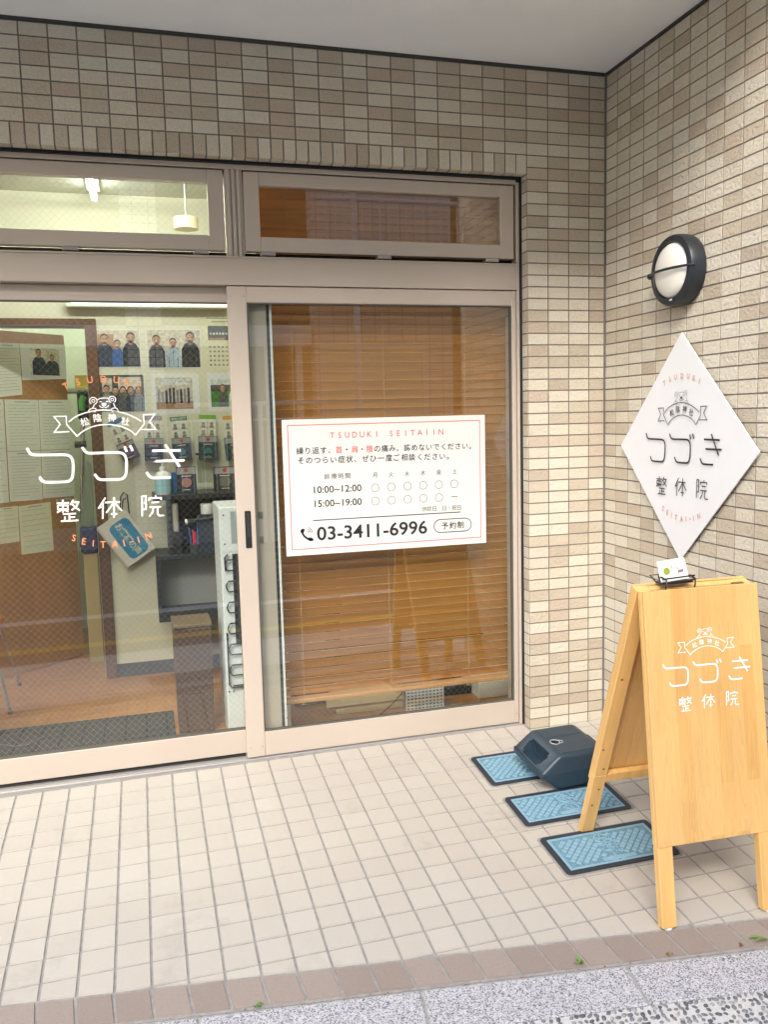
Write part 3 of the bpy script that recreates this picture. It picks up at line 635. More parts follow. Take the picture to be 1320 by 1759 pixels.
# ------------------------------------------------------------------ hatch covers
def hatch(label, x0, x1, y0, y1, seed):
    random.seed(seed)
    cx, cy = (x0+x1)/2, (y0+y1)/2; t = thing('hatch_cover', label, 'hatch cover', (cx, cy, gz(cx, cy)), 'blue hatch covers in the porch floor')
    T = Matrix.Translation((cx, cy, gz(cx,cy))) @ GM.to_4x4(); W, D = (x1-x0)/2, (y1-y0)/2
    def rr(w_, d_, r, n=4): return [(sx*(w_-r)+r*math.cos(a), sy*(d_-r)+r*math.sin(a)) for sx, sy, a0 in ((1,1,0),(-1,1,90),(-1,-1,180),(1,-1,270)) for a in [rad(a0+90*i/n) for i in range(n+1)]]
    out, inn = rr(W,D,.016), rr(W-.021,D-.019,.004); n = len(out); m = MB()
    lo = [(*p,-.004) for p in out]; hi = [(p[0]*(1-.002/W),p[1]*(1-.002/D),.0055) for p in out]; hi2 = [(*p,.0055) for p in inn]; hi3 = [(*p,-.002) for p in inn]
    m.add(lo+hi+hi2+hi3, [((i),(i+1)%n,n+(i+1)%n,n+i) for i in range(n)]+[(n+i,n+(i+1)%n,2*n+(i+1)%n,2*n+i) for i in range(n)]+[(2*n+i,2*n+(i+1)%n,3*n+(i+1)%n,3*n+i) for i in range(n)], T); obj('frame', m, HFRAME, t)
    sm = rr(W+.008, D+.008, .02); m = MB(); m.prism(sm, .0022, T @ Matrix.Translation((0,0,-.0016))); obj('mortar_bed', m, FGROUT, t)
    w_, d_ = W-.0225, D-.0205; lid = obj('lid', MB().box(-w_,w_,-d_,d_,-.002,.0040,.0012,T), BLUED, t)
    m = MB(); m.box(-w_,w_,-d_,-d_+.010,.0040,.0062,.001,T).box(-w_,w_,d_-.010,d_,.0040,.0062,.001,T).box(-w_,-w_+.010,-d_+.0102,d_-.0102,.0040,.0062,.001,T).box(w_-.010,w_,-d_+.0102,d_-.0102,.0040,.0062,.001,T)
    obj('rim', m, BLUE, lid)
    m = MB(); pit = .0212; r2 = math.sqrt(.5)
    for i in range(-18, 19):                        # raised pads of the tread in the end thirds, set on the diagonal
        for j in range(-18, 19):
            x_ = (i-j)*pit*r2; y_ = (i+j)*pit*r2
            if abs(y_) > d_-.018 or abs(x_) > w_-.020 or (-.034 < x_ < .044) or (y_ < -d_+.04 and -.07 < x_ < .075): continue
            q = pit*.395; m.box(-q,q,-q,q,.0038,.0072,.0016, T @ Matrix.Translation((x_,y_,0)) @ Matrix.Rotation(rad(45),4,'Z'))
    tag(obj('tread_pattern', m, BLUE, lid), kind='stuff')
    m = MB(); m.tube([T @ Vector((-.0+.022*math.cos(a), .028+.022*math.sin(a), .0042)) for a in [2*math.pi*i/20 for i in range(20)]], .0022, 6, closed=True)
    for i in range(90):                             # worn raised badge and script in the middle
        a = random.uniform(0,3.14); x_ = random.uniform(-.03,.038); y_ = random.uniform(-d_+.012,d_-.012); l_ = random.uniform(.008,.022)
        m.box(0,l_,-.0016,.0016,.0036,.0062,.0006, T @ Matrix.Translation((x_-l_/2*math.cos(a),y_-l_/2*math.sin(a),0)) @ Matrix.Rotation(a,4,'Z'))
    m.box(-.06,.066,-d_+.016,-d_+.034,.0036,.0056,.001,T)
    tag(obj('raised_badge', m, BLUE, lid), kind='stuff')
    obj('key_slot', MB().box(-.012,.010,-d_-.002,-d_+.007,.0034,.0048,0,T @ Matrix.Translation((.02,0,0))), BLACK, lid)
hatch('blue hatch cover nearest the glass doors, partly under the navy sign base', -.752, -.300, -.428, -.182, 1)
hatch('middle blue hatch cover with the navy base resting on its edge', -.748, -.300, -.732, -.524, 2)
hatch('blue hatch cover nearest the street, partly behind the sandwich board leg', -.740, -.300, -1.036, -.812, 3)
random.seed(11)

# ------------------------------------------------------------------ navy weight base
wb = thing('sign_base', 'navy plastic water filled sign base with a hole on top', 'sign base', (-.42, -.41, gz(-.42,-.41)))
WT = Matrix.Translation((-.5165, -.543, gz(-.5165,-.543)+.0065)) @ GM.to_4x4() @ Matrix.Rotation(rad(1.5), 4, 'Z')
def base_mesh():
    bm = bmesh.new(); Dp = .262
    prof = [(0,0),(-.078,.066),(-.078,.078),(.004,.146),(.197,.146),(.275,.078),(.275,.066),(.197,0)]
    ys = [0, Dp]; ring = []
    for y in ys: ring.append([bm.verts.new((x, y + (.006 if (z > .14) else 0)*(1 if y == 0 else -1), z)) for x, z in prof])
    n = len(prof)
    for i in range(n): bm.faces.new((ring[0][i], ring[1][i], ring[1][(i+1)%n], ring[0][(i+1)%n]))
    bm.faces.new(ring[0]); bm.faces.new(ring[1][::-1]); bmesh.ops.recalc_face_normals(bm, faces=bm.faces[:])
    bmesh.ops.bevel(bm, geom=bm.edges[:], offset=.017, segments=4, affect='EDGES', profile=.5)
    bm.transform(WT); bm.normal_update()
    if bm.calc_volume(signed=True) < 0: bmesh.ops.reverse_faces(bm, faces=bm.faces[:])
    me = bpy.data.meshes.new('body'); bm.to_mesh(me); bm.free(); me.materials.append(NAVY); return me
body = link('body', base_mesh(), wb, smooth=True)
def cutter(mb):
    me = mb.mesh('cut', NAVY); o = bpy.data.objects.new('cut', me); C.objects.link(o); return o
cuts = []
hm = bmesh.new(); bmesh.ops.create_cube(hm, size=1)
for v in hm.verts: v.co = Vector((-.035+v.co.x*.066, .131+v.co.y*(.162 if v.co.z > 0 else .130), .100+v.co.z*.066))
bmesh.ops.bevel(hm, geom=hm.edges[:], offset=.010, segments=2, affect='EDGES'); hm.transform(WT); bmesh.ops.recalc_face_normals(hm, faces=hm.faces[:]); cme = bpy.data.meshes.new('cut'); hm.to_mesh(cme); hm.free(); cme.materials.append(NAVY)
c1_ = bpy.data.objects.new('cut', cme); C.objects.link(c1_); cuts.append(c1_)
HOLE = WT.inverted() @ Vector((-.488,-.425,0)); HX, HY = .042, .118
cuts.append(cutter(MB().lathe([(.017,.08),(.017,.2)], 24, WT @ Matrix.Translation((HX,HY,0)))))
for c_ in cuts:
    md = body.modifiers.new('recess', 'BOOLEAN'); md.operation = 'DIFFERENCE'; md.object = c_; md.solver = 'EXACT'; md.use_self = True
bpy.context.view_layer.update()
me = bpy.data.meshes.new_from_object(body.evaluated_get(bpy.context.evaluated_depsgraph_get())); body.modifiers.clear(); body.data = me
me.polygons.foreach_set('use_smooth', [True]*len(me.polygons)); me.set_sharp_from_angle(angle=rad(30))
for c_ in cuts: bpy.data.objects.remove(c_)
m = MB(); m.tube([WT @ Vector((HX+(.0195+.0012*math.sin(5*a))*math.cos(a), HY+(.0195+.001*math.cos(7*a))*math.sin(a), .1462)) for a in [2*math.pi*i/28 for i in range(28)]], .0026, 6, closed=True)
m.tube([WT @ Vector((HX+.020+.016*math.cos(a)*.8, HY-.002+.012*math.sin(a), .1466)) for a in [rad(-130+26*i) for i in range(11)]], .0018, 6)
obj('hole_rim', m, mat('worn_rim', (.36,.37,.37), .7), wb, smooth=True)
m = MB()
for a, b in ((.022,.078),(.160,.238)): m.box(.016, .186, a, b, .1440, .1485, .0024, WT)
obj('rib', m, NAVY, wb)

# ------------------------------------------------------------------ sandwich board
AF = Matrix.Translation((-.595,-1.36,-.124)) @ Matrix.Rotation(rad(-2.5), 4, 'Z')
sb = thing('sandwich_board', 'wooden sandwich board with white bear logo standing by the kerb', 'sandwich board', (-.595,-1.36,-.124), rz=rad(-2.5))
tilt = math.atan2(.135, 1.019); FT = Matrix.Rotation(-tilt, 4, 'X')            # front frame leans back
def knots(parent, M, pts):
    m = MB()
    for x_, y_, z_ in pts: m.lathe([(.0001,.0007),(.004,.0006),(.0045,0)], 10, Matrix.Translation((x_,y_,z_)) @ Matrix.Rotation(rad(90),4,'X'))
    return local('knot', m, KNOT, parent, M)
AW = .402; HT = 1.030; GL = .007
for x_ in (0, AW-.05): o = local('leg', MB().box(x_, x_+.05, .0005, .030, GL, .2515, .0025), PINER, sb, FT); local('glide', MB().lathe([(.013,0),(.014,.004),(.012,.0075)], 16, Matrix.Translation((x_+.025,.015,0))), WHITE, o, smooth=True)
for x_ in (0, AW-.028): local('side_rail', MB().box(x_, x_+.028, .0122, .031, .252, HT-.001, .0015), PINER, sb, FT)
local('front_panel', MB().box(0.0015, AW-.0015, -.001, .0118, .252, HT, .0015), PINE, sb, FT)
LGM = FT @ frame((0,-.0012,0), (1,0,0), (0,0,1))
MA = Matrix(((.507,.006,0,1.295),(.002,.504,0,.125),(0,0,1,0),(0,0,0,1)))
place_logo(MA, sb, wm(sb) @ LGM, .98, PRINTW, None, .0003, PRINTW)
top = FT @ Vector((0,.031,HT)); RT = Matrix.Translation(top + Vector((0,.002,0)))
L2 = math.hypot(.36, top.z+.033)
ra = math.atan2(.372, top.z - (gz(-.56,-.80)-gz(-.595,-1.36)))
RR = RT @ Matrix.Rotation(ra, 4, 'X') @ Matrix.Translation((0,0,-1.064))
H2 = 1.064
for x_ in (0, AW-.05): o = local('leg', MB().box(x_, x_+.05, 0, .030, GL, .30, .0025), PINER, sb, RR); local('glide', MB().lathe([(.013,0),(.014,.004),(.012,.0075)], 16, Matrix.Translation((x_+.025,.015,0))), WHITE, o, smooth=True)
for x_ in (0, AW-.05): local('side_rail', MB().box(x_, x_+.05, .0, .030, .3004, H2-.001, .002), PINER, sb, RR)
local('cross_rail', MB().box(.0505, AW-.0505, .004, .026, .262, .30, .002), PINER, sb, RR)
local('cross_rail', MB().box(.0505, AW-.0505, .004, .026, H2-.05, H2-.001, .002), PINER, sb, RR)
local('rear_panel', MB().box(.002, AW-.002, .0302, .040, .262, H2, .0015), PINE, sb, RR)
knots(sb, RR, [(.018,-.0003,.16),(.03,-.0003,.235),(.012,-.0003,.42),(.03,-.0003,.33),(.02,-.0003,.72)])
HG = mat('brass_hinge', (.45,.36,.2), .35, metal=.9)
for x_ in (AW-.07,): local('hinge', MB().box(x_, x_+.04, -.008, .012, -.0005, .0015).tube([(x_,.001,.002),(x_+.04,.001,.002)], .003, 8), HG, sb, Matrix.Translation(top))
# card holder and cards on top
ch = thing('card_holder', 'black wire card holder on top of the sandwich board', 'card holder', wm(sb) @ top, rz=rad(-2.5))
WR = mat('black_wire', (.015,.015,.016), .4); z0 = .004
for x_ in (.085, .185): local('foot', MB().tube([(x_,-.020,z0-.003),(x_,-.024,z0+.012),(x_+.004,-.018,z0+.026),(x_-.002,.0,z0+.034),(x_-.006,.012,z0+.030)], .0026, 8), WR, ch, smooth=True)
m = MB(); m.box(.075,.185,-.012,.026,z0+.013,z0+.018,.001); m.tube([(.070,-.013,z0+.016),(.19,-.013,z0+.022)], .003, 8); m.tube([(.078,-.016,z0+.03),(.188,-.016,z0+.036)], .0025, 8)
local('tray', m, WR, ch, smooth=True)
local('side_loop', MB().tube([(.068,.0,z0+.016),(.050,.012,z0+.040),(.078,.012,z0+.041),(.079,.0,z0+.018)], .0022, 8), WR, ch, smooth=True)
PAPER = mat('card_paper', (.78,.78,.73), .7)
pk = thing('business_cards', 'white cards with a green dot standing in the wire holder', 'cards', wm(ch) @ Vector((.13,.0,z0+.02)), rz=rad(-2.5))
CMx = Matrix.Rotation(rad(-14), 4, 'X') @ Matrix.Rotation(rad(-6), 4, 'Y')
for i in range(4):
    c_ = local('card', MB().box(-.049+.002*i,.049+.001*i,.002*i*1.6,.002*i*1.6+.0006,0,.058+.003*i), PAPER, pk, CMx)
p = Print(); p.disc(-.022,.033,.0115); p.place('green_dot', mat('card_green', (.27,.33,.035), .6), wm(pk) @ CMx @ frame((0,-.0006,0),(1,0,0),(0,0,1)), pk)
p = Print()
for i, ch_ in enumerate('すいこ'): p.char(ch_, -.002-.002*i, .044-.010*i, .0085, 0, .01)
p.place('card_lettering', INK, wm(pk) @ CMx @ frame((0,-.0006,0),(1,0,0),(0,0,1)), pk)
p = Print(); p.poly([(.014,.022),(.034,.022),(.037,.031),(.018,.031)]); p.mi = 1; p.line([(.010,.042),(.016,.036),(.022,.033)], .002); p.line([(.012,.034),(.020,.040)], .0016); p.place('card_drawing', [mat('card_grey', (.2,.18,.18), .7), ORANGE], wm(pk) @ CMx @ frame((0,-.0006,0),(1,0,0),(0,0,1)), pk)

# ------------------------------------------------------------------ blind
bl = thing('venetian_blind', 'brown wooden venetian blind closed behind the right glass door', 'blind', (-.95,.22,.2))
bx = (-1.524,-.372); n = 56; sm = None
for i in range(n):
    z_ = .226+.040*i
    if sm is None:
        m = MB(); k = 4; a = rad(57); vs = []
        for s_ in (0, 1):
            for q in range(k+1):
                t = (q/k-.5)*.050; bow = .0025*(1-(2*q/k-1)**2)
                vs.append((bx[0] if s_ == 0 else bx[1], t*math.cos(a)+bow*math.sin(a), -t*math.sin(a)+bow*math.cos(a)))
        vs += [(v[0], v[1]+.0024*math.sin(a), v[2]+.0024*math.cos(a)) for v in vs]
        K1 = k+1; fs = [(q,q+1,K1+q+1,K1+q) for q in range(k)]+[(2*K1+q,3*K1+q,3*K1+q+1,2*K1+q+1) for q in range(k)]+[(0,K1,3*K1,2*K1),(k,2*K1+k,3*K1+k,K1+k)]
        sm = m.add([(v[0]-(bx[0]+bx[1])/2,v[1],v[2]) for v in vs], fs).mesh('slat', BLINDM)
    o = bpy.data.objects.new('slat', sm); C.objects.link(o); o.parent = bl; o.matrix_parent_inverse = wm(bl).inverted()
    o.location = ((bx[0]+bx[1])/2+random.uniform(-.001,.001), .225, z_); o.rotation_euler = (random.uniform(-.03,.03), random.uniform(-.0015,.0015), 0)
obj('bottom_rail', MB().box(bx[0],bx[1],.200,.250,.176,.196,.003), BLINDR, bl); obj('headrail', MB().box(bx[0],bx[1],.195,.255,2.462,2.51,.003), BLINDR, bl)
for x_ in (-1.392,-.985,-.600):
    m = MB().tube([(x_,.197,.18),(x_,.197,2.46)], .0012, 5); m.tube([(x_+.006,.197,.17),(x_-.004,.196,.174),(x_-.012,.197,.170),(x_,.197,.186),(x_+.014,.197,.188)], .0014, 5); obj('ladder_cord', m, CORD, bl)

# ------------------------------------------------------------------ room behind the glass
WALLC = mat('room_wall', (.72,.71,.555), .8, var=.03, vscale=3); CEILC = mat('room_ceiling', (.70,.72,.62), .85)
FLOORC = mat('room_floor', (.40,.18,.06), .35, var=.2, vscale=9, stretch=(1,3,1), bump=.1, bscale=90)
FZ = .020; PYW = 1.45; RC = 2.66
tag(obj('room_floor', MB().box(-4.4, .16, .2003, 4.3, -.1, FZ), FLOORC), kind='structure')
tag(obj('room_ceiling', MB().box(-4.4, .16, .1603, 4.3, RC, RC+.1), CEILC), kind='structure')
DX0, DX1, DZ = -3.02, -2.297, 1.968
rwl = MB().box(DX1+.0, .0, PYW, PYW+.1, FZ, RC); rwl.box(-4.3, DX0, PYW, PYW+.1, FZ, RC); rwl.box(DX0, DX1, PYW, PYW+.1, DZ+.035, RC)
tag(obj('room_wall', rwl, WALLC), kind='structure')
sw = MB().box(-4.4,-4.3,.161,4.3,FZ,RC); sw.box(.0,.1,.161,4.3,FZ,RC); tag(obj('room_side_wall', sw, WALLC), kind='structure')
GREENW = mat('back_room_wall', (.58,.64,.47), .8, var=.02, vscale=3); bw = MB().box(-4.3,.0,2.75,2.85,FZ,RC); tag(obj('back_room_wall', bw, GREENW), kind='structure')
tag(obj('baseboard', MB().box(DX1+.06, -.01, PYW-.010, PYW-.0005, FZ+.0005, FZ+.075), mat('baseboard_grey', (.045,.047,.052), .6)), kind='structure')
# interior doorway and open door
TRIM = mat('dark_trim', (.135,.065,.032), .5, var=.15, vscale=1, stretch=(40,40,3))
idf = thing('door_casing', 'dark brown wooden casing of the doorway to the back room', 'door casing', (-2.6, PYW, FZ))
obj('jamb', MB().box(-2.295,-2.235,PYW-.018,PYW+.115,FZ,DZ+.04,.002), TRIM, idf); obj('jamb', MB().box(-3.08,-3.02,PYW-.018,PYW+.115,FZ,DZ+.04,.002), TRIM, idf); obj('head', MB().box(-3.0195,-2.2955,PYW-.018,PYW+.115,DZ,DZ+.04,.002), TRIM, idf)
HGE = Vector((-3.015,1.49,0)); FRE = Vector((-2.447,2.003,0)); ld_ = (FRE-HGE); LW = ld_.length; ld_.normalize()
DW = mat('door_veneer', (.42,.215,.072), .45, var=.12, vscale=1, stretch=(14,14,1.2))
idr = thing('wooden_door', 'open brown veneer door covered with pinned sheets of paper', 'door', (HGE.x,HGE.y,FZ))
LFM = frame((HGE.x,HGE.y,0), (ld_.x,ld_.y,0), (0,0,1)); dn = Vector((LFM[0][2],LFM[1][2],0))
def on_leaf(px, py, off=0):
    o_ = HGE+dn*off; d = ray(px,py); t = (o_-CAM).dot(dn)/d.dot(dn); q = CAM+d*t; return ((q-HGE).dot(ld_), q.z)
obj('leaf', MB().box(0, LW, .0, -.038+.0, FZ+.008, 1.975, 0, frame((HGE.x,HGE.y,0),(ld_.x,ld_.y,0),(0,0,1)) @ Matrix(((1,0,0,0),(0,0,1,0),(0,1,0,0),(0,0,0,1)))), DW, idr)
obj('handle', MB().tube([HGE+ld_*(LW-.06)+dn*.0+Vector((0,0,1.0)), HGE+ld_*(LW-.06)+dn*.05+Vector((0,0,1.0)), HGE+ld_*(LW-.16)+dn*.05+Vector((0,0,1.0))], .009, 10), HM, idr, smooth=True)
SHEET = mat('paper_sheet', (.74,.77,.66), .8); SHEET2 = mat('paper_cream', (.74,.73,.52), .8); PHOTOW = mat('photo_paper', (.78,.82,.80), .4)
TXT = mat('faint_text', (.36,.37,.33), .8)
def sheet(label, quad, mt, kind=0, off=.0015, lines=14, name='paper_sheet'):
    q = [on_leaf(*c_, off) for c_ in quad]                # tl tr br bl
    t = thing(name, label, 'paper' if kind != 2 else 'photo', HGE+ld_*q[3][0]+Vector((0,0,q[3][1])), 'papers pinned to the open door' if kind != 2 else None)
    M = LFM @ Matrix.Translation((0,0,off)); m = MB(); m.prism(q[::-1], .0008, M); obj('sheet', m, mt, t)
    def uv(a, b): 
        l = (q[0][0]*(1-b)+q[3][0]*b, q[0][1]*(1-b)+q[3][1]*b); r_ = (q[1][0]*(1-b)+q[2][0]*b, q[1][1]*(1-b)+q[2][1]*b)
        return (l[0]*(1-a)+r_[0]*a, l[1]*(1-a)+r_[1]*a)
    p = Print()
    if kind == 1:
        p.line([uv(.28,.045),uv(.72,.045)], .006)
        for i in range(lines):
            b = .11+.84*i/lines; e = random.choice((.93,.9,.6,.8)); p.line([uv(.09,b),uv(e,b)], .0022)
        p.place('print', TXT, M @ Matrix.Translation((0,0,.0012)), t)
    return t, uv, M
P3a = [(7,686),(65,687),(69,773),(12,775)]; P3b = [(12,776),(69,774),(73,858),(17,862)]; P4a = [(66,687),(120,687),(124,771),(70,773)]; P4b = [(70,774),(124,772),(128,852),(74,856)]
sheet('form pinned at the top left of the wooden door, left of the two-man photo', [(-8,588),(32,590),(38,678),(-8,683)], SHEET, 1)
sheet('form directly under the cut-off top left form, upper in the middle column', P3a, SHEET, 1); sheet('lower form in the middle column of the wooden door', P3b, SHEET, 1)
sheet('upper form in the right column of the wooden door, behind the banner tail', P4a, SHEET, 1); sheet('lower form in the right column, behind the first kana letter', P4b, SHEET, 1)
sheet('narrow slice of a form at the far left of the wooden door', [(-10,686),(5,686),(15,863),(-10,865)], SHEET, 1)
sheet('cream letter hanging lowest on the wooden door', [(31,870),(86,862),(92,945),(37,953)], SHEET2, 1, lines=8); sheet('pale notice left of the cream letter, low on the wooden door', [(-8,873),(30,869),(33,930),(-8,936)], SHEET2, 1, lines=7)
SKIN = mat('print_skin', (.55,.33,.22), .5, var=.38, vscale=70); HAIR = mat('print_black', (.02,.02,.022), .5, var=.38, vscale=70); CLB = mat('print_navy', (.03,.04,.07), .5, var=.38, vscale=70); CLBL = mat('print_blue', (.05,.13,.36), .5, var=.38, vscale=70); CLG = mat('print_grey', (.22,.25,.28), .5, var=.38, vscale=70); CLLB = mat('print_pale_blue', (.35,.45,.55), .5, var=.38, vscale=70)
PBG = mat('print_beige', (.60,.55,.44), .5, var=.38, vscale=70); PBR = mat('print_brown', (.40,.22,.12), .5, var=.38, vscale=70); PGR = mat('print_green', (.07,.24,.03), .5, var=.38, vscale=70); PSK = mat('print_sky', (.62,.68,.68), .5, var=.38, vscale=70); PDK = mat('print_dark', (.09,.10,.09), .5, var=.38, vscale=70); PWH = mat('print_white', (.75,.74,.68), .5, var=.38, vscale=70)
PM = [SKIN, HAIR, CLB, CLBL, CLG, CLLB, PBG, PBR, PGR, PSK, PDK, PWH]
def figure(p, x, y0, h, w_, body, head=None):            # a printed half figure
    p.mi = body; p.poly([(x-w_*.5,y0),(x+w_*.5,y0),(x+w_*.48,y0+h*.50),(x+w_*.30,y0+h*.66),(x+w_*.10,y0+h*.70),(x-w_*.10,y0+h*.70),(x-w_*.30,y0+h*.66),(x-w_*.48,y0+h*.50)]); p.z += .00004
    hr = h*.155; hx, hy = x, y0+h*.82
    p.mi = 1; p.disc(hx, hy+hr*.22, hr*.80, hr*.95, 16); p.z += .00004; p.mi = 0; p.disc(hx, hy-hr*.08, hr*.72, hr*.90, 16); p.rect(x-hr*.35,y0+h*.64,x+hr*.35,y0+h*.74); p.z += .00004
    p.mi = 10 if body in (1, 2) else 2; p.line([(x-w_*.27,y0),(x-w_*.30,y0+h*.36)], w_*.035); p.line([(x+w_*.27,y0),(x+w_*.30,y0+h*.36)], w_*.035); p.line([(x-w_*.02,y0+h*.05),(x+w_*.01,y0+h*.6)], w_*.02); p.z += .00004
    p.mi = 7; p.disc(hx+hr*.45, hy-hr*.15, hr*.22, hr*.6, 10); p.z += .00004
    p.mi = 1; p.line([(hx-hr*.5,hy+hr*.1),(hx-hr*.18,hy+hr*.1)], hr*.12); p.line([(hx+hr*.18,hy+hr*.1),(hx+hr*.5,hy+hr*.1)], hr*.12); p.line([(hx-hr*.22,hy-hr*.5),(hx+hr*.22,hy-hr*.5)], hr*.1); p.z += .00004
t, uv, M = sheet('white sheet with a printed photo of two men on the wooden door', [(33,590),(111,592),(114,651),(38,653)], PHOTOW, 2, .0022, name='photo_print')
p = Print(); a = uv(.19,.86); b = uv(.85,.14); p.mi = 6; p.rect(*a, *b); p.z = .0001; w_ = b[0]-a[0]; h_ = b[1]-a[1]
p.mi = 11; p.rect(a[0],a[1],a[0]+w_*.45,b[1]); p.z += .0001
figure(p, a[0]+w_*.30, a[1], h_*.98, w_*.46, 2); figure(p, a[0]+w_*.74, a[1], h_*.80, w_*.46, 2); p.place('picture', PM, M @ Matrix.Translation((0,0,.0012)), t)

# wall with photographs
def WQ(px, py, y=PYW): q = onY(px,py,y); return (q.x, q.z)
def wall_print(label, a, b, cat='photo', name='photo_print', mt=PHOTOW, rot=0, group='photographs on the room wall'):
    q0, q1 = WQ(*a, PYW-.002), WQ(*b, PYW-.002); x0, x1, z1, z0 = q0[0], q1[0], q0[1], q1[1]
    t = thing(name, label, cat, ((x0+x1)/2, PYW-.001, z0), group); obj('sheet', MB().box(x0,x1,PYW-.0022,PYW-.0008,z0,z1), mt, t)
    return t, x0, x1, z0, z1, FY(PYW-.0026)
t,x0,x1,z0,z1,M = wall_print('group photo of three people beside the dark door casing, one in a blue top', (156,566), (243,631)); p = Print(); p.mi = 6; p.rect(x0+.004,z0+.004,x1-.004,z1-.004); p.z = .0001; w_, h_ = x1-x0, z1-z0
p.mi = 7; p.rect(x0+w_*.12,z0+.004,x0+w_*.45,z0+h_*.88); p.mi = 10; p.rect(x0+.004,z0+.004,x0+w_*.1,z0+h_*.93); p.z = .0002
figure(p,x0+w_*.26,z0+.004,h_*.88,w_*.36,2); figure(p,x0+w_*.52,z0+.004,h_*.72,w_*.24,3); figure(p,x0+w_*.80,z0+.004,h_*.92,w_*.36,1); p.place('picture', PM, M, t)
t,x0,x1,z0,z1,M = wall_print('group photo of three people, the one in the middle in pale blue', (250,565), (347,632)); p = Print(); p.mi = 6; p.rect(x0+.004,z0+.004,x1-.004,z1-.004); p.z = .0001; w_, h_ = x1-x0, z1-z0
figure(p,x0+w_*.18,z0+.004,h_*.84,w_*.30,1); figure(p,x0+w_*.48,z0+.004,h_*.76,w_*.28,5); figure(p,x0+w_*.80,z0+.004,h_*.92,w_*.34,1); p.place('picture', PM, M, t)
t,x0,x1,z0,z1,M = wall_print('dim photo of five people in a row, behind the bear on the glass', (164,643), (251,708)); p = Print(); p.mi = 10; p.rect(x0+.005,z0+.005,x1-.005,z1-.004); p.z = .0001; w_, h_ = x1-x0, z1-z0
p.mi = 6; p.rect(x0+w_*.12,z0+h_*.55,x0+w_*.32,z0+h_*.9); p.rect(x0+w_*.45,z0+h_*.6,x0+w_*.93,z0+h_*.92); p.z = .0002
for i, (u_, c_) in enumerate(((.2,4),(.38,2),(.54,10),(.70,2),(.87,4))): figure(p,x0+w_*u_,z0+.006,h_*(.66 if i else .7),w_*.22,c_)
p.place('picture', PM, M, t)
t,x0,x1,z0,z1,M = wall_print('photo of a busy gym with a white border, centre of the lower photo row', (259,642), (344,710)); p = Print(); w_, h_ = x1-x0, z1-z0; p.mi = 6; p.rect(x0+w_*.08,z0+h_*.12,x1-w_*.14,z1-h_*.1); p.z = .0001
p.mi = 7; p.rect(x0+w_*.08,z0+h_*.12,x1-w_*.14,z0+h_*.3); p.mi = 9; p.rect(x0+w_*.2,z0+h_*.72,x1-w_*.2,z0+h_*.86); p.z = .0002
for i in range(9): p.mi = random.choice((1,2,4,4)); a_ = x0+w_*(.12+.078*i); p.rect(a_,z0+h_*random.uniform(.22,.34),a_+w_*.05,z0+h_*random.uniform(.55,.66))
p.place('picture', PM, M, t)
t,x0,x1,z0,z1,M = wall_print('photo of people on green grass, nearest the door post', (355,640), (412,706)); p = Print(); w_, h_ = x1-x0, z1-z0; p.mi = 9; p.rect(x0+w_*.1,z0+h_*.12,x1-w_*.08,z1-h_*.16); p.z = .0001
p.mi = 8; p.rect(x0+w_*.1,z0+h_*.12,x1-w_*.08,z0+h_*.55); p.mi = 10; p.rect(x0+w_*.1,z0+h_*.52,x1-w_*.08,z0+h_*.68); p.z = .0002; figure(p,x0+w_*.48,z0+h_*.12,h_*.58,w_*.28,10); figure(p,x0+w_*.8,z0+h_*.12,h_*.6,w_*.26,11); p.place('picture', PM, M, t)
t,x0,x1,z0,z1,M = wall_print('wall calendar with a dark picture above its date grid', (348,536), (412,638), 'calendar', 'calendar', SHEET2, group=None); p = Print(); w_, h_ = x1-x0, z1-z0; p.mi = 10; p.rect(x0+w_*.12,z0+h_*.53,x1,z0+h_*.77); p.z = .0001; p.mi = 11
for i in range(9): p.disc(x0+w_*(.2+.09*i), z0+h_*.64, w_*.035, n=8)
p.mi = 7; p.rect(x0+w_*.14,z0+h_*.535,x0+w_*.6,z0+h_*.57); p.mi = 4
for r_ in range(5):
    for c_ in range(7): p.rect(x0+w_*(.14+.12*c_),z0+h_*(.10+.075*r_),x0+w_*(.20+.12*c_),z0+h_*(.13+.075*r_))
p.line([(x0+w_*.08,z0+h_*.90),(x0+w_*.95,z0+h_*.90)], .005); p.line([(x0+w_*.25,z0+h_*.84),(x0+w_*.9,z0+h_*.84)], .004); p.place('print', PM, M, t)
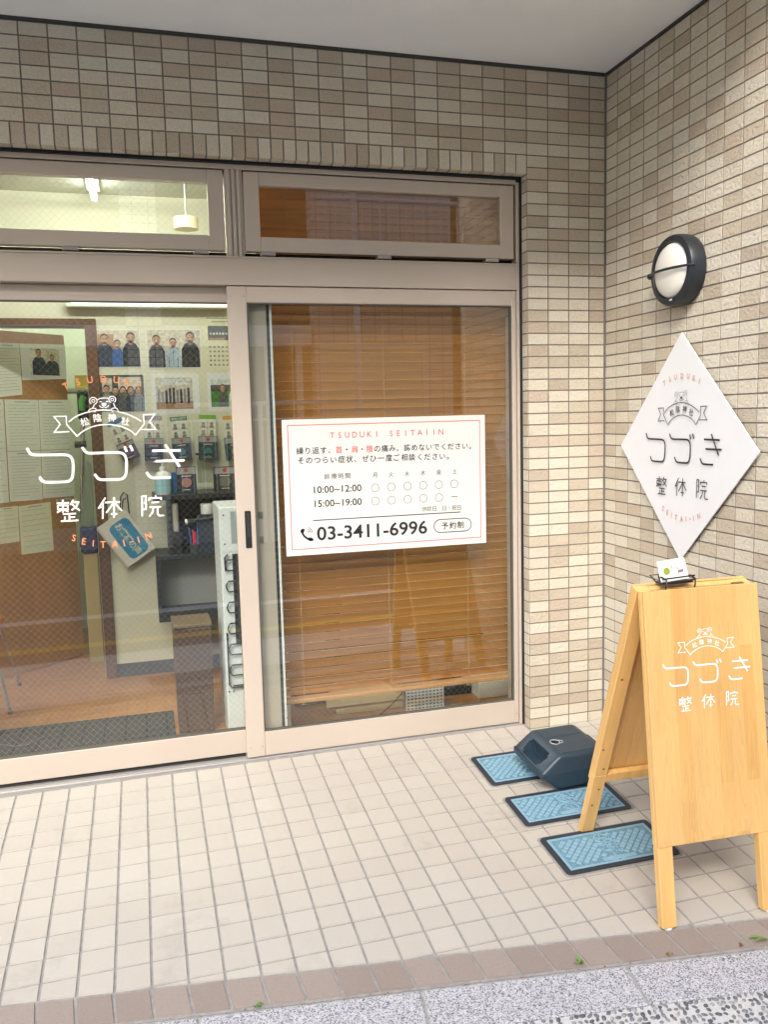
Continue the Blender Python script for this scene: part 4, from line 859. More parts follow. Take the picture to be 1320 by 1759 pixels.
# hanging product packs: a card above a dark carton
DKB = mat('carton_navy', (.025,.032,.055), .5); DKG = mat('carton_teal', (.02,.06,.065), .5); DKBR = mat('carton_brown', (.06,.045,.06), .5); SILV = mat('carton_silver', (.42,.43,.42), .4, metal=.3); REDL = mat('carton_red', (.55,.06,.05), .5)
def pack(label, px, py0, pyc, py1, hdr, box, dot, rot=0, word=None, wpx=31, blister=True):
    c0 = WQ(px-wpx/2, py0, PYW-.02); c1 = WQ(px+wpx/2, pyc, PYW-.02); c2 = WQ(px+wpx/2+3, py1, PYW-.02); cx = (c0[0]+c1[0])/2; W2 = (c1[0]-c0[0])/2; zc = c0[1]
    t = thing('hanging_pack', label, 'product pack', (cx,PYW-.02,c2[1]), 'product packs hanging on the wall')
    R_ = Matrix.Translation((cx,PYW-.012,zc)) @ Matrix.Rotation(rad(rot),4,'Y'); hc = zc-c1[1]; hb = c1[1]-c2[1]
    def loc(m): return m
    obj('card', MB().box(-W2,W2,-.001,.001,-hc,0,0,R_), SHEET, t); obj('carton', MB().box(-W2*1.1,W2*1.1,-.03,-.0015,-hc-hb,-hc*1.02,.001,R_), box, t)
    p = Print(); FM = R_ @ frame((0,-.0014,0),(1,0,0),(0,0,1)); p.mi = 0; p.rect(-W2,-hc*.2,W2,0); p.z = .0001; p.mi = 1
    for a_, b_ in ((-.5,-.42),(.5,-.42),(-.5,-.8),(.5,-.8)): p.disc(W2*a_, hc*b_, W2*.2, n=10); p.rect(W2*a_-W2*.24,hc*b_-W2*.5,W2*a_+W2*.24,hc*b_-W2*.2)
    p.line([(0,-hc*.24),(0,-hc*.98)], .002); p.line([(-W2*.95,-hc*.60),(W2*.95,-hc*.60)], .002)
    if word: p.mi = 2; p.z = .0002; p.text(word, -W2*.85, W2*.85, -hc*.165, hc*.13, .01)
    p.place('card_print', [hdr, mat_face, PWH], FM, t)
    p = Print(); FM = R_ @ frame((0,-.0303,0),(1,0,0),(0,0,1)); p.mi = 0; p.rect(-W2*1.08,-hc*1.02-hb*.24,W2*1.08,-hc*1.04); p.z = .0001; p.mi = 1; p.disc(0,-hc-hb*.15,W2*.22,n=12); p.mi = 2; p.disc(0,-hc-hb*.62,W2*.42,n=16); p.mi = 3; p.line([(-W2*.5,-hc-hb*.34),(W2*.5,-hc-hb*.34)], .004); p.line([(-W2*.4,-hc-hb*.86),(W2*.4,-hc-hb*.86)], .004)
    p.place('carton_print', [SILV, REDL, dot, PWH], FM, t)
mat_face = mat('print_faces', (.30,.24,.18), .7)
H1, H2_, H3, H4, H5 = [mat('header_%d' % i, c_, .6) for i, c_ in enumerate(((.08,.17,.36),(.30,.25,.36),(.07,.22,.13),(.22,.50,.05),(.75,.40,.05)))]
D1, D2, D3, D4 = [mat('dot_%d' % i, c_, .6) for i, c_ in enumerate(((.15,.10,.28),(.14,.28,.40),(.02,.22,.20),(.40,.45,.08)))]
pack('tilted hanging pack with a blue headed card, left end of the row', 196, 722, 762, 794, H1, DKBR, D1, -22, wpx=30)
pack('hanging pack with a purple headed card', 264, 715, 752, 791, H2_, DKB, D1, 2, 'JOINT')
pack('hanging pack with a dark green headed card', 307, 716, 751, 790, H3, mat('carton_slate', (.06,.09,.13), .5), D2, -3, 'IMMUNITY')
pack('hanging pack with a bright green headed card', 357, 713, 748, 790, H4, DKG, D3, 2)
pack('hanging pack with an orange headed card, next to the door post', 398, 714, 750, 790, H5, DKG, D4, -4, wpx=33)
# shelf unit
BLK = mat('shelf_black', (.02,.02,.022), .4); GREYP = mat('shelf_back', (.30,.31,.31), .5)
sh = thing('shelf_unit', 'black open shelf unit with a grey back in the room', 'shelf', (-1.7,1.25,FZ))
SX0, SX1, SY0, SY1 = -1.995, -1.0, 1.10, 1.40
for nm, z0, z1 in (('top_board',1.040,1.066),('shelf_board',.722,.748),('shelf_board',.392,.446)): obj(nm, MB().box(SX0,SX1,SY0,SY1,z0,z1,.002), BLK, sh)
obj('side_panel', MB().box(SX0,SX0+.018,SY0+.002,SY1,.4465,.7215), BLK, sh); obj('side_panel', MB().box(SX0+.07,SX0+.088,SY0+.03,SY1,.7485,1.0395), BLK, sh)
obj('back_panel', MB().box(SX0+.02,SX1,SY1-.14,SY1-.12,.4465,.7215), GREYP, sh); obj('back_panel', MB().box(SX0+.09,SX1,SY1-.02,SY1-.004,.7485,1.0395), BLK, sh)
for x_ in (SX0+.13, SX1-.05): obj('leg', MB().box(x_,x_+.04,SY0+.03,SY1-.03,FZ,.3915), BLK, sh)
def SQ(px, py, y): q = onY(px,py,y); return q
ztp = 1.0665
sp = thing('soap_bottle', 'white pump bottle with a pale blue label on the shelf top', 'bottle', (SQ(281,845,1.16).x,1.16,ztp))
q = sp.location; T = Matrix.Translation(q)
obj('bottle', MB().lathe([(.040,0),(.043,.004),(.043,.095),(.036,.112),(.016,.124),(.014,.135)], 24, T), WHITE, sp, smooth=True)
obj('label', MB().lathe([(.0434,.012),(.0434,.088)], 24, T), mat('label_blue', (.25,.48,.52), .5), sp, smooth=True)
obj('pump', MB().lathe([(.017,.134),(.017,.146),(.006,.148),(.006,.172)], 12, T).box(-.045,.012,-.008,.008,.168,.180,.003,T), WHITE, sp, smooth=True)
def carton(label, px0, px1, py0, y, mt, dot=None, hdr=True, word=None):
    a, b = SQ(px0,845,y), SQ(px1,845,y); zt = SQ(px0,py0,y).z; t = thing('carton', label, 'carton', ((a.x+b.x)/2,y,ztp), 'cartons on the shelf top'); obj('box', MB().box(a.x,b.x,y,y+.07,ztp,zt,.0012), mt, t)
    if dot:
        W_, H_ = b.x-a.x, zt-ztp; p = Print(); p.rect(a.x+.001,zt-H_*.27,b.x-.001,zt-.002); p.z = .0001; p.mi = 1; p.disc((a.x+b.x)/2,zt-H_*.12,W_*.1,n=12); p.mi = 2; p.disc((a.x+b.x)/2,ztp+H_*.42,W_*.26,n=18); p.mi = 3; p.line([(a.x+W_*.25,ztp+H_*.66),(b.x-W_*.25,ztp+H_*.66)],.005); p.line([(a.x+W_*.32,ztp+H_*.14),(b.x-W_*.32,ztp+H_*.14)],.004)
        p.place('print', [SILV,REDL,dot,PWH], FY(y-.0012), t)
carton('small bright blue carton beside the pump bottle', 296, 303.5, 812, 1.18, mat('carton_blue', (.03,.17,.42), .5))
carton('dark carton with a pink dot on the shelf top', 304.5, 338, 803, 1.16, DKB, mat('dot_pink', (.45,.22,.20), .6))
carton('dark carton with an olive dot at the right end of the shelf top', 369, 406, 803, 1.16, mat('carton_black', (.03,.035,.035), .5), mat('dot_olive', (.16,.17,.12), .6))
ac = thing('acrylic_stand', 'clear acrylic stand between two dark cartons', 'stand', (SQ(355,845,1.13).x,1.13,ztp)); xa = SQ(341,845,1.125).x; xb = SQ(366,845,1.125).x; obj('sheet', MB().box(xa,xb,1.125,1.128,ztp,SQ(341,785,1.125).z), GLASS, ac); obj('clip', MB().box(xa-.006,xb+.006,1.105,1.15,SQ(341,778,1.125).z-.012,SQ(341,778,1.125).z,.002), BLK, ac)
# things in the shelf
z2 = .7485
def item(name, label, cat, loc): return thing(name, label, cat, loc)
t = item('tape_roll', 'white roll standing on dark boxes in the shelf', 'roll', (SQ(357,880,1.15).x,1.15,.93)); zb = SQ(357,882,1.15).z; obj('roll', MB().lathe([(.036,0),(.038,.003),(.038,.052),(.036,.055)], 24, Matrix.Translation((SQ(357,880,1.15).x,1.15,zb))), WHITE, t, smooth=True)
t = item('black_box', 'dark box carrying the white roll in the shelf', 'box', (SQ(357,930,1.15).x,1.15,z2)); obj('box', MB().box(SQ(340,930,1.15).x,SQ(374,930,1.15).x,1.11,1.2,z2,zb-.0005,.003), DKB, t)
t = item('rolled_paper', 'pale grey cylinder standing at the left of the shelf', 'roll', (SQ(302,910,1.16).x,1.16,z2)); obj('cylinder', MB().lathe([(.018,0),(.018,SQ(302,864,1.16).z-z2-.12)], 16, Matrix.Translation((SQ(302,910,1.16).x,1.16,z2+.1195))), mat('paper_grey', (.50,.49,.44), .6), t, smooth=True); obj('stand', MB().box(SQ(296,930,1.16).x,SQ(312,930,1.16).x,1.13,1.2,z2,z2+.119,.002), BLK, t)
t = item('marker_pen', 'black marker with a white cap lying across the shelf', 'pen', (SQ(335,893,1.11).x,1.11,.86)); a, b = SQ(322,896,1.105), SQ(372,889,1.105); obj('barrel', MB().tube([a,b], .012, 12), BLK, t, smooth=True); obj('cap', MB().tube([SQ(318,897,1.105),a], .0145, 12), WHITE, t, smooth=True)
pc = item('pen_pot', 'pot of red and blue pens at the front of the shelf', 'pen pot', (SQ(335,950,1.12).x,1.12,z2)); xc = SQ(337,950,1.12).x
obj('pot', MB().lathe([(.030,0),(.033,.05),(.031,.05),(.029,.004)], 18, Matrix.Translation((xc,1.135,z2))), mat('pot_dark', (.05,.055,.07), .3), pc, smooth=True)
for k, (dx, c_) in enumerate(((-.022,(.03,.12,.35)),(-.008,(.65,.02,.06)),(.0,(.65,.02,.06)),(.012,(.04,.2,.5)),(.022,(.6,.6,.6)))): obj('pen', MB().tube([(xc+dx*.8,1.125,z2+.006),(xc+dx*1.4,1.125,z2+.135-.01*(k%3))], .0055, 8), mat('pen_%d' % k, c_, .4), pc, smooth=True)
# bag on the wall
bg_ = thing('tote_bag', 'white bag with a blue panel hanging askew on the room wall', 'bag', (-2.15,1.40,.66))
cor = [SQ(213,871,1.40), SQ(265,938,1.40), SQ(229,973,1.40), SQ(162,914,1.40)]; cc = sum(cor, Vector())/4
ux = (cor[1]-cor[0]).normalized(); uy = (cor[0]-cor[3]).normalized(); hw = ((cor[1]-cor[0]).length+(cor[2]-cor[3]).length)/4; hh = ((cor[0]-cor[3]).length+(cor[1]-cor[2]).length)/4
uy = (uy - ux*ux.dot(uy)).normalized(); BFm = frame(cc, ux, uy)
m = MB(); 
for i, (s_, o_) in enumerate(((1,0),(1.0,.010),(1.02,.018))): m.box(-hw*s_+.004*i,hw*s_+.004*i,-hh*s_-.004*i,hh*s_-.004*i,-.004-o_,.003-o_,.002,BFm)
obj('body', m, mat('bag_white', (.70,.68,.60), .8), bg_)
p = Print(); r_ = .03; a_, b_ = hw*.80, hh*.66; p.poly([(sx*(a_-r_)+r_*math.cos(t_)+hw*.06, sy*(b_-r_)+r_*math.sin(t_)+hh*.10) for sx,sy,a0 in ((1,1,0),(-1,1,90),(-1,-1,180),(1,-1,270)) for t_ in [rad(a0+90*i/5) for i in range(6)]]); p.place('blue_panel', mat('bag_blue', (.03,.26,.46), .5), BFm @ Matrix.Translation((0,0,.0036)), bg_)
p = Print()
for i, c_ in enumerate('お客様の声'): p.char(c_, -hw*.52+hw*.29*i, hh*.06, hh*.44, 0, .02)
p.place('bag_lettering', SHEET2, BFm @ Matrix.Translation((0,0,.0042)), bg_)
hk = thing('wall_hook', 'dark cord loop holding the white bag on the wall', 'hook', (SQ(213,848,1.43).x,1.43,SQ(213,848,1.43).z))
obj('cord', MB().tube([SQ(206,880,1.415),SQ(207,853,1.425),SQ(212,846,1.43),SQ(218,850,1.428),SQ(222,884,1.415)], .0035, 6).tube([SQ(209,880,1.42),SQ(211,858,1.43),SQ(216,856,1.43)], .003, 6), BLK, hk, smooth=True)
# bin, mat, chair, fridge
BINM = mat('bin_brown', (.075,.04,.028), .45, var=.12, vscale=20)
bn = thing('waste_bin', 'tall dark brown bin standing just inside the left door', 'bin', (-1.86,.50,FZ)); bz = .515
mb_ = MB(); mb_.add([(-1.938,.425,FZ),(-1.778,.415,FZ),(-1.778,.60,FZ),(-1.938,.61,FZ),(-1.944,.42,bz),(-1.772,.41,bz),(-1.772,.61,bz),(-1.944,.615,bz)], [(0,3,2,1),(4,5,6,7),(0,1,5,4),(1,2,6,5),(2,3,7,6),(3,0,4,7)]); o = obj('body', mb_, BINM, bn)
bv = o.modifiers.new('edge','BEVEL'); bv.width = .006; bv.segments = 2
obj('lid', MB().box(-1.946,-1.770,.408,.617,bz+.0005,bz+.018,.003), mat('bin_lid', (.16,.11,.06), .5), bn); obj('front_line', MB().box(-1.90,-1.898,.4105,.4135,FZ+.03,FZ+.19).box(-1.82,-1.818,.4085,.4115,FZ+.03,FZ+.19).box(-1.898,-1.8205,.4095,.4125,FZ+.188,FZ+.19), DARK, bn)
tag(obj('doormat', MB().box(-3.3,-1.955,.23,.745,FZ+.0005,FZ+.010,.002), mat('mat_black', (.022,.024,.027), .95, var=.4, vscale=160, bump=.8, bscale=400)), 'black fibre doormat on the floor inside the left glass door', 'doormat')
cb = thing('cable', 'black cable lying in a curve on the doormat', 'cable', (-2.75,.5,FZ+.012)); obj('cable', MB().tube([onZ(x_,y_,FZ+.014) for x_,y_ in ((-12,1279),(10,1281),(25,1283),(45,1280),(62,1272),(75,1265))], .005, 6), mat('cable_grey', (.08,.085,.09), .5), cb, smooth=True)
CHR = mat('chrome', (.55,.56,.57), .18, metal=1)
st = thing('stool', 'orange seated stool with thin chrome legs at the left edge', 'stool', (-2.95,1.25,FZ)); f1, f2 = onZ(33,1178,FZ), onZ(17,1226,FZ)
sc_ = Vector((-2.945,(f1.y+f2.y)/2-.02,.45)); obj('seat', MB().lathe([(.15,-.03),(.172,-.022),(.175,.0),(.165,.018),(.0001,.026)], 28, Matrix.Translation(sc_)), mat('seat_orange', (.62,.20,.03), .6), st, smooth=True)
for f_ in (f1, f2, Vector((2*sc_.x-f1.x,f2.y-.02,FZ)), Vector((2*sc_.x-f2.x,f1.y+.02,FZ))):
    d_ = (Vector((f_.x,f_.y,0))-Vector((sc_.x,sc_.y,0)))*.62; o = obj('leg', MB().tube([f_+Vector((0,0,.012)), Vector((sc_.x+d_.x,sc_.y+d_.y,.425))], .0085, 10), CHR, st, smooth=True); obj('foot_cap', MB().lathe([(.011,0),(.0115,.014)], 12, Matrix.Translation(f_)), BLK, o)
fr_ = thing('refrigerator', 'small white refrigerator showing its rear condenser coils', 'refrigerator', (-1.58,.4,FZ)); FX0, FX1, FYB = -1.722, -1.432, .335
FRW = mat('fridge_white', (.72,.76,.78), .4); obj('cabinet', MB().box(FX0,FX1,FYB,.66,FZ,1.065,.004), FRW, fr_)
obj('top_vent', MB().box(FX0+.05,FX1-.03,FYB-.004,FYB-.0005,.90,1.045), mat('vent_grey', (.33,.38,.40), .5), fr_); obj('upper_cover', MB().box(FX0+.002,FX1-.002,FYB-.003,FYB-.0002,.865,1.06), FRW, fr_)
obj('condenser_plate', MB().box(FX0+.05,FX1-.04,FYB-.012,FYB-.006,.44,.855), mat('condenser_black', (.012,.014,.018), .5), fr_)
co = MB(); pts = []
for i in range(13):
    z_ = .83-.048*i; a_, b_ = FX0+.028, FX1-.03; pts += [(a_ if i%2 else b_,FYB-.016,z_),(b_ if i%2 else a_,FYB-.016,z_)]
    e_ = a_ if i%2 == 0 else b_; s2 = -1 if i%2 == 0 else 1
    if i < 12: pts += [(e_+s2*.008,FYB-.016,z_-.012),(e_+s2*.011,FYB-.016,z_-.024),(e_+s2*.008,FYB-.016,z_-.036)]
co.tube(pts, .0034, 6); co.tube([(FX0+.03,FYB-.012,.855),(FX0+.016,FYB-.014,.84),(FX0+.018,FYB-.014,.78)], .004, 6); co.tube([(FX0+.012,FYB-.014,.50),(FX0+.012,FYB-.014,.26),(FX0+.025,FYB-.014,.245),(FX1-.03,FYB-.014,.245)], .004, 6); obj('coil', co, BLK, fr_, smooth=True)
fins = MB()
for i in range(9): fins.tube([(FX0+.075+.018*i,FYB-.012,.25),(FX0+.075+.018*i,FYB-.012,.44)], .0012, 5)
tag(obj('fin_wires', fins, mat('fin_grey', (.2,.21,.22), .5), fr_), kind='stuff')
sr = MB()
for x_, z_ in ((FX0+.02,1.03),(FX0+.02,.90),(FX0+.01,.225),(FX0+.03,.225),(FX0+.01,.045),(FX0+.03,.045),(FX1-.03,.07),(FX1-.02,.07)): sr.lathe([(.004,0),(.0035,.002)], 8, Matrix.Translation((x_,FYB-.0035,z_)) @ Matrix.Rotation(rad(90),4,'X'))
obj('screws', sr, BLK, fr_)
# low things seen under the blind
def low(name, label, cat, px0, px1, py0, y, mt, depth=.2, zb=FZ):
    a, b = SQ(px0,1220,y), SQ(px1,1220,y); zt = SQ((px0+px1)/2,py0,y).z; t = thing(name, label, cat, ((a.x+b.x)/2,y,zb)); obj('body', MB().box(a.x,b.x,y,y+depth,zb,zt,.004), mt, t); return t, a.x, b.x, zt
KR = mat('cardboard', (.50,.40,.22), .85, var=.05, vscale=20)
t, xa, xb, zt = low('cardboard_box', 'beige cardboard box on the floor under the blind', 'box', 578, 694, 1196, .42, KR); obj('flap', MB().box(xa-.05,xb,.405,.415,zt-.03,zt+.01,.002), KR, t)
bk = thing('plastic_basket', 'white perforated plastic basket under the blind', 'basket', (SQ(730,1205,.36).x,.36,FZ)); xa, xb = SQ(699,1205,.36).x, SQ(762,1205,.36).x; zt = SQ(730,1180,.36).z; zb = FZ
m = MB(); nx, nz = 10, 7; dx = (xb-xa)/nx; dz_ = (zt-zb)/nz
for i in range(nx+1): m.box(xa+dx*i-.003,xa+dx*i+.003,.358,.362,zb,zt)
for k in range(nz+1): m.box(xa,xb,.3575,.3625,zb+dz_*k-.003 if k else zb,zb+dz_*k+.003)
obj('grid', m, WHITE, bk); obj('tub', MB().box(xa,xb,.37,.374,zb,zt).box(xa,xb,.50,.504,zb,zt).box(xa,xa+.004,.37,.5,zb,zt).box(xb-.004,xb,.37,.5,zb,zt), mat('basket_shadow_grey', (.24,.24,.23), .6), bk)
low('white_appliance', 'white rounded appliance at the right end under the blind', 'appliance', 824, 893, 1168, .40, mat('appliance_white', (.66,.65,.58), .4), .25)
low('black_bag', 'black bag on the floor between the basket and the white appliance', 'bag', 766, 820, 1178, .5, mat('bag_black', (.02,.02,.022), .7, bump=.6, bscale=30, bdist=.02), .2)
low('brown_panel', 'dark brown box on the floor behind the beige cardboard', 'box', 508, 585, 1190, .6, mat('panel_brown', (.12,.055,.028), .6), .2)
cw = thing('power_cable', 'black cable sagging in front of the beige cardboard box', 'cable', (-1.0,.36,FZ)); obj('cable', MB().tube([SQ(640,1237,.36),SQ(655,1226,.36),SQ(672,1212,.36),SQ(690,1192,.37),SQ(700,1175,.38)], .003, 6), BLK, cw, smooth=True)
# back room things
yb_ = thing('yellow_carton', 'yellow carton on the back room shelf beside the door casing', 'carton', SQ(137,668,2.2)); a, b = SQ(129,668,2.2), SQ(150,644,2.2); obj('box', MB().box(a.x,b.x,2.2,2.35,a.z,b.z,.003), mat('carton_yellow', (.55,.40,.08), .6), yb_)
bs = thing('back_shelf', 'pale shelf in the back room below the yellow carton', 'shelf', (a.x,2.2,a.z)); obj('board', MB().box(a.x-.3,b.x+.5,2.15,2.4,a.z-.022,a.z-.001), GREENW, bs); obj('support', MB().box(a.x-.12,a.x-.1,2.2,2.4,FZ,a.z-.0225), GREENW, bs)
vc = thing('vacuum_cleaner', 'black and green upright vacuum in the back room', 'vacuum', (SQ(143,950,2.0).x,2.0,FZ)); a, b = SQ(134,722,2.0), SQ(150,670,2.0); obj('motor_head', MB().box(a.x,b.x,2.0,2.12,a.z,b.z,.012), BLK, vc, smooth=True)
obj('light_strip', MB().tube([SQ(141,705,1.995),SQ(140,690,1.99),SQ(143,680,1.99)], .018, 10), mat('vacuum_green', (.12,.45,.10), .4), vc, smooth=True)
obj('tube', MB().tube([SQ(142,722,2.05),SQ(140,940,2.05)], .012, 10), CHR, vc, smooth=True); obj('grip', MB().tube([SQ(128,764,1.98),SQ(148,763,1.98)], .02, 10), BLK, vc, smooth=True)
cl = thing('folded_cloth', 'grey green cloth hanging in the back room doorway', 'cloth', (SQ(146,930,1.85).x,1.85,.9)); a = SQ(139,800,1.85); m = MB(); q = [SQ(146,790,1.85),SQ(156,795,1.85),SQ(162,905,1.86),SQ(137,905,1.84)]; m.add([*q, *[v+Vector((0,.02,0)) for v in q]], [(0,1,2,3),(7,6,5,4),(0,4,5,1),(1,5,6,2),(2,6,7,3),(3,7,4,0)]); obj('cloth', m, mat('cloth_green', (.28,.34,.26), .9, var=.2, vscale=1, stretch=(60,60,2)), cl)
nb = thing('navy_bag', 'navy bag standing in the doorway under the cloth', 'bag', (SQ(152,950,1.80).x,1.80,.75)); a, b = SQ(139,952,1.80), SQ(167,906,1.80); obj('bag', MB().box(a.x,b.x,1.80,1.92,a.z,b.z,.012), mat('bag_navy', (.035,.035,.10), .6), nb, smooth=True); obj('stand', MB().box(a.x+.01,b.x-.01,1.82,1.9,FZ,a.z-.001,.002), mat('stand_pale', (.46,.36,.16), .7), nb)
# room lamps: lit tubes on the ceiling, the front one added out of view, one fitting on the photo wall, a drum shade
LIT = mat('lit_tube', (1,1,.92), .5, emit=(1,1,.92,36)); LIT3 = mat('lit_tube_far', (1,1,.92), .5, emit=(1,1,.94,6)); LIT2 = mat('lit_strip', (1,1,.92), .5, emit=(.9,1,.84,1.0))
def tube_lamp(label, a, b, grp='lit tube lamps in the room', r=.014, dz=.035, lit=None):
    t = thing('tube_lamp', label, 'lamp', (a[0],a[1],a[2]), grp); A, B = Vector(a), Vector(b); d_ = (B-A).normalized()
    obj('tube', MB().tube([A,B], r, 12), lit or LIT, t, smooth=True); u_ = d_.cross(Vector((0,0,1))).normalized()*.03
    m = MB(); q = [A-u_+Vector((0,0,dz)), A+u_+Vector((0,0,dz)), B+u_+Vector((0,0,dz)), B-u_+Vector((0,0,dz))]; m.add([*q, *[v+Vector((0,0,.02)) for v in q]], [(0,3,2,1),(4,5,6,7),(0,1,5,4),(1,2,6,5),(2,3,7,6),(3,0,4,7)]); obj('tray', m, WHITE, t)
    sk_ = MB()
    for e_ in (A, B): sk_.box(e_.x-.015,e_.x+.015,e_.y-.012,e_.y+.012,e_.z-.016,e_.z+dz-.0005,.002)
    obj('socket', sk_, WHITE, t)
lz = RC-.058
tube_lamp('lit tube lamp on the room ceiling behind the left hopper window', (-2.20,.62,lz), (-2.20,1.30,lz), lit=LIT3)
tube_lamp('added unseen tube lamp on the room ceiling just inside the glass doors', (-2.75,.48,lz), (-1.65,.48,lz))  # out-of-view lamp added to light the photo wall and open door
tube_lamp('lit tube lamp on the back room ceiling', (-2.9,2.1,lz), (-2.1,2.1,lz))
wlamp = thing('wall_strip_lamp', 'white strip lamp along the top of the photo wall', 'lamp', (-1.95,1.40,2.09)); a, b = SQ(112,527,1.38), SQ(405,527,1.38)
obj('casing', MB().box(a.x,b.x+.1,1.38,1.448,a.z,a.z+.06,.003), mat('strip_white', (.80,.84,.74), .4), wlamp); obj('tube', MB().tube([(a.x+.03,1.365,a.z+.022),(b.x,1.365,a.z+.022)], .010, 10), LIT2, wlamp, smooth=True)
dl = thing('drum_lamp', 'pale drum lampshade on the room ceiling behind the left hopper window', 'lamp', (SQ(320,380,1.0).x,1.0,2.5)); c_ = SQ(320,394,1.0); dr = (SQ(341,394,1.0).x-SQ(299,394,1.0).x)/2
obj('shade', MB().lathe([(dr*.6,-.004),(dr,.0),(dr*1.0,.055),(dr*.98,.055),(dr*.98,.004)], 32, Matrix.Translation((c_.x,1.0,c_.z))), mat('shade_cream', (.72,.66,.42), .7, emit=(1,.85,.5,.08)), dl, smooth=True); obj('stem', MB().tube([(c_.x,1.0,c_.z+.05),(c_.x,1.0,RC)], .003, 8), WHITE, dl)

# ------------------------------------------------------------------ weeds at the kerb
GRN = [mat('weed_green_%d' % i, c_, .6) for i, c_ in enumerate(((.10,.22,.03),(.16,.28,.05),(.26,.09,.08)))]
def leaf(m, base, d, L_, w_, up, fold=.3):
    d = Vector((*d,0)).normalized(); s_ = Vector((-d.y,d.x,0)); vs = []; N = 5
    for i in range(N+1):
        t = i/N; c_ = Vector(base)+d*L_*t+Vector((0,0,up*math.sin(t*2.2)*L_)); ww = w_*math.sin(math.pi*min(1,t*.9+.08))*.5
        vs += [c_-s_*ww, c_+Vector((0,0,-ww*fold)), c_+s_*ww]
    m.add(vs, [(3*i+k,3*i+k+1,3*i+k+4,3*i+k+3) for i in range(N) for k in (0,1)])
def weed(label, px, py, n, L_, w_, mi, up=.5, ang=None, name='weed'):
    g_ = onG(px,py); t = thing(name, label, 'weed', g_); 
    for i in range(n):
        m = MB(); a_ = rad(ang[i]) if ang else random.uniform(0,6.28); leaf(m, g_+Vector((random.uniform(-.006,.006),random.uniform(-.004,.004),0)), (math.cos(a_),math.sin(a_)), L_*random.uniform(.7,1.15), w_, up*random.uniform(.6,1.3)); obj('leaf', m, GRN[mi if random.random() < .8 else (mi+1)%2], t, smooth=True)
weed('small green weed in the joint between brown tiles and kerb', 995, 1656, 14, .013, .007, 1, 1.0)
weed('tiny moss tuft in the kerb joint near the bottom left', 443, 1729, 9, .012, .007, 0, .6)
weed('green grass blades growing at the right end of the kerb joint', 1322, 1616, 4, .07, .008, 1, .35, [165,172,190,150,200])
weed('reddish weed in the kerb joint below the sandwich board', 1150, 1640, 10, .010, .005, 2, .5)
weed('dry reddish weed right of the sandwich board foot', 1275, 1624, 9, .010, .005, 2, .5)
lt = MB()
for i in range(160):
    s_ = random.uniform(-.6,1.3); x_, y_ = kp(s_, random.uniform(-.002,.010)); lt.mi = random.choices((0,1,2),(5,2,3))[0]
    lt.add([(x_+random.uniform(-.004,.004),y_+random.uniform(-.004,.004),gz(x_,y_)+random.uniform(-.004,.002)) for _ in range(3)], [(0,1,2)])
tag(obj('litter', lt, [mat('dry_bits', (.34,.24,.13), .9), mat('moss', (.10,.14,.05), .9), mat('red_bits', (.25,.08,.06), .9)]), kind='stuff')

# ------------------------------------------------------------------ across the street (seen in the glass)
OY = -8.0
ob = thing('building', 'pink tiled building across the street mirrored in the glass', 'building', (.5,OY,0))
PT = mat('opposite_tile', (.56,.44,.38), .6); n_ = PT.node_tree.nodes; L_ = PT.node_tree.links; b_n = n_['Principled BSDF']
gt = n_.new('ShaderNodeNewGeometry'); sx_ = n_.new('ShaderNodeSeparateXYZ'); L_.new(gt.outputs['Position'], sx_.inputs[0]); cx_ = n_.new('ShaderNodeCombineXYZ'); L_.new(sx_.outputs['X'], cx_.inputs[0]); L_.new(sx_.outputs['Z'], cx_.inputs[1])
bk_ = n_.new('ShaderNodeTexBrick'); L_.new(cx_.outputs[0], bk_.inputs['Vector']); bk_.offset = 0; bk_.inputs['Scale'].default_value = 1; bk_.inputs['Brick Width'].default_value = .2; bk_.inputs['Row Height'].default_value = .1; bk_.inputs['Mortar Size'].default_value = .006
bk_.inputs['Color1'].default_value = (.82,.70,.62,1); bk_.inputs['Color2'].default_value = (.76,.64,.56,1); bk_.inputs['Mortar'].default_value = (.22,.15,.12,1); L_.new(bk_.outputs[0], b_n.inputs['Base Color'])
obj('wall', MB().box(.33,2.35,OY-.3,OY,-.25,6.5), PT, ob)
SHUT = mat('shutter_cream', (.80,.72,.50), .6); o = obj('shutter', MB().box(.46,1.86,OY+.002,OY+.05,.3,2.38), SHUT, ob)
wf = MB().box(.38,.46,OY+.002,OY+.08,.22,2.47).box(1.86,1.94,OY+.002,OY+.08,.22,2.47).box(.461,1.859,OY+.002,OY+.08,2.381,2.47); obj('window_frame', wf, mat('opposite_frame', (.80,.74,.64), .5), ob)
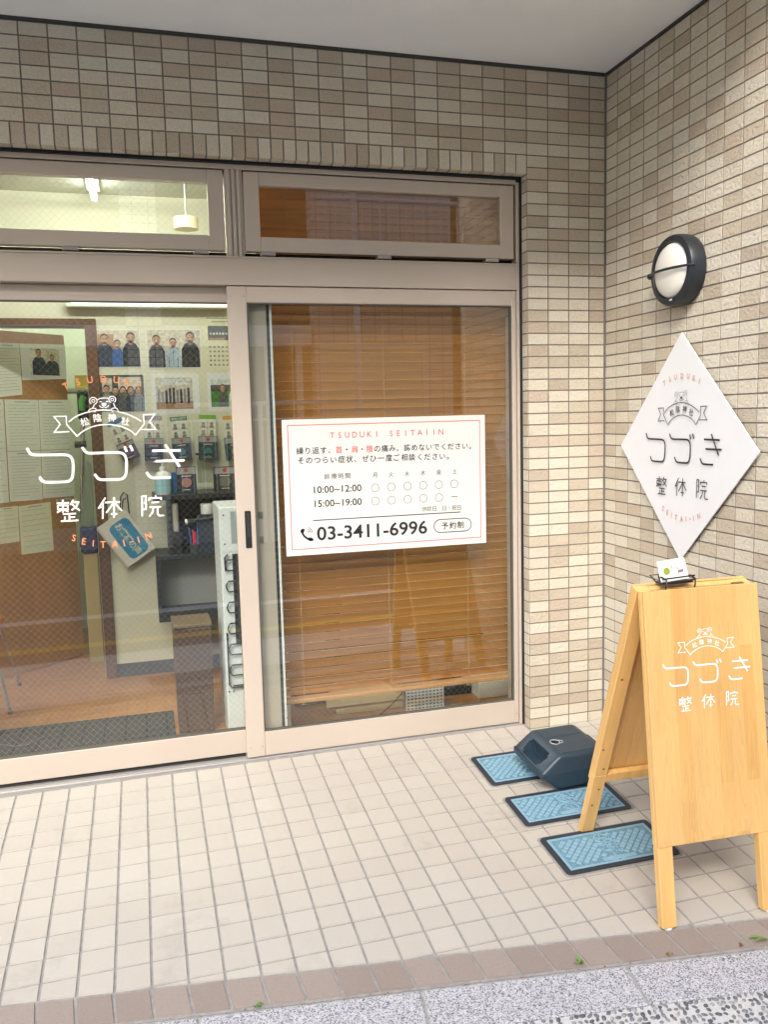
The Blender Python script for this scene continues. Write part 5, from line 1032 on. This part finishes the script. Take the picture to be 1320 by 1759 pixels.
obj('recessed_wall', MB().box(-9,2.2,OY-3.0,OY-2.6,-.25,8.5), mat('opposite_recess', (.10,.07,.05), .8), ob); obj('far_wall', MB().box(2.2,12,OY-2.2,OY-1.9,-.25,8.5), mat('opposite_far', (.10,.085,.07), .8), ob)
for x_ in (-2.15,-4.3): obj('pillar', MB().box(x_,x_+.45,OY-.45,OY,-.25,6.5), PT, ob)
pm = mat('opposite_post', (.80,.75,.66), .6)
for x_ in (-.35, .08): obj('post', MB().box(x_,x_+.09,OY-.2,OY-.11,-.25,2.45), pm, ob)
obj('beam', MB().box(-3.8,.3,OY-.22,OY-.05,2.45,2.72), pm, ob)
rl = thing('railing', 'white railing in front of the building across the street', 'railing', (-.3,OY+.3,-.2)); RW = mat('railing_white', (.75,.75,.73), .5)
obj('top_rail', MB().tube([(-1.6,OY+.3,1.66),(.30,OY+.3,1.66),(.40,OY+.3,1.60),(.40,OY+.3,-.2)], .03, 8), RW, rl, smooth=True); obj('lower_rail', MB().tube([(-1.6,OY+.3,1.45),(.38,OY+.3,1.45)], .015, 8), RW, rl); obj('post', MB().tube([(-.5,OY+.3,1.66),(-.5,OY+.3,-.2)], .03, 8), RW, rl)
obj('balcony_slab', MB().box(.33,3.0,OY+.002,OY+.7,3.10,3.25), pm, ob); obj('drain_pipe', MB().tube([(.75,OY+.75,-.2),(.75,OY+.75,6.4)], .045, 10), RW, ob, smooth=True)
bl2 = MB().tube([(.35,OY+.66,4.25),(3.0,OY+.66,4.25)], .03, 8)
for i in range(22): bl2.tube([(.4+.12*i,OY+.66,3.25),(.4+.12*i,OY+.66,4.25)], .011, 6)
obj('balcony_railing', bl2, RW, ob)
bal = MB()
for i in range(13): bal.tube([(-1.55+.15*i,OY+.3,1.45),(-1.55+.15*i,OY+.3,.5)], .009, 6)
obj('balusters', bal, RW, rl)
tag(obj('far_pavement', MB().box(-30,30,-30,-8.6+.0001,-.5,-.2), mat('far_paving', (.42,.41,.40), .9)), kind='structure')

bpy.data.objects.remove(_txto); bpy.data.curves.remove(_txt)
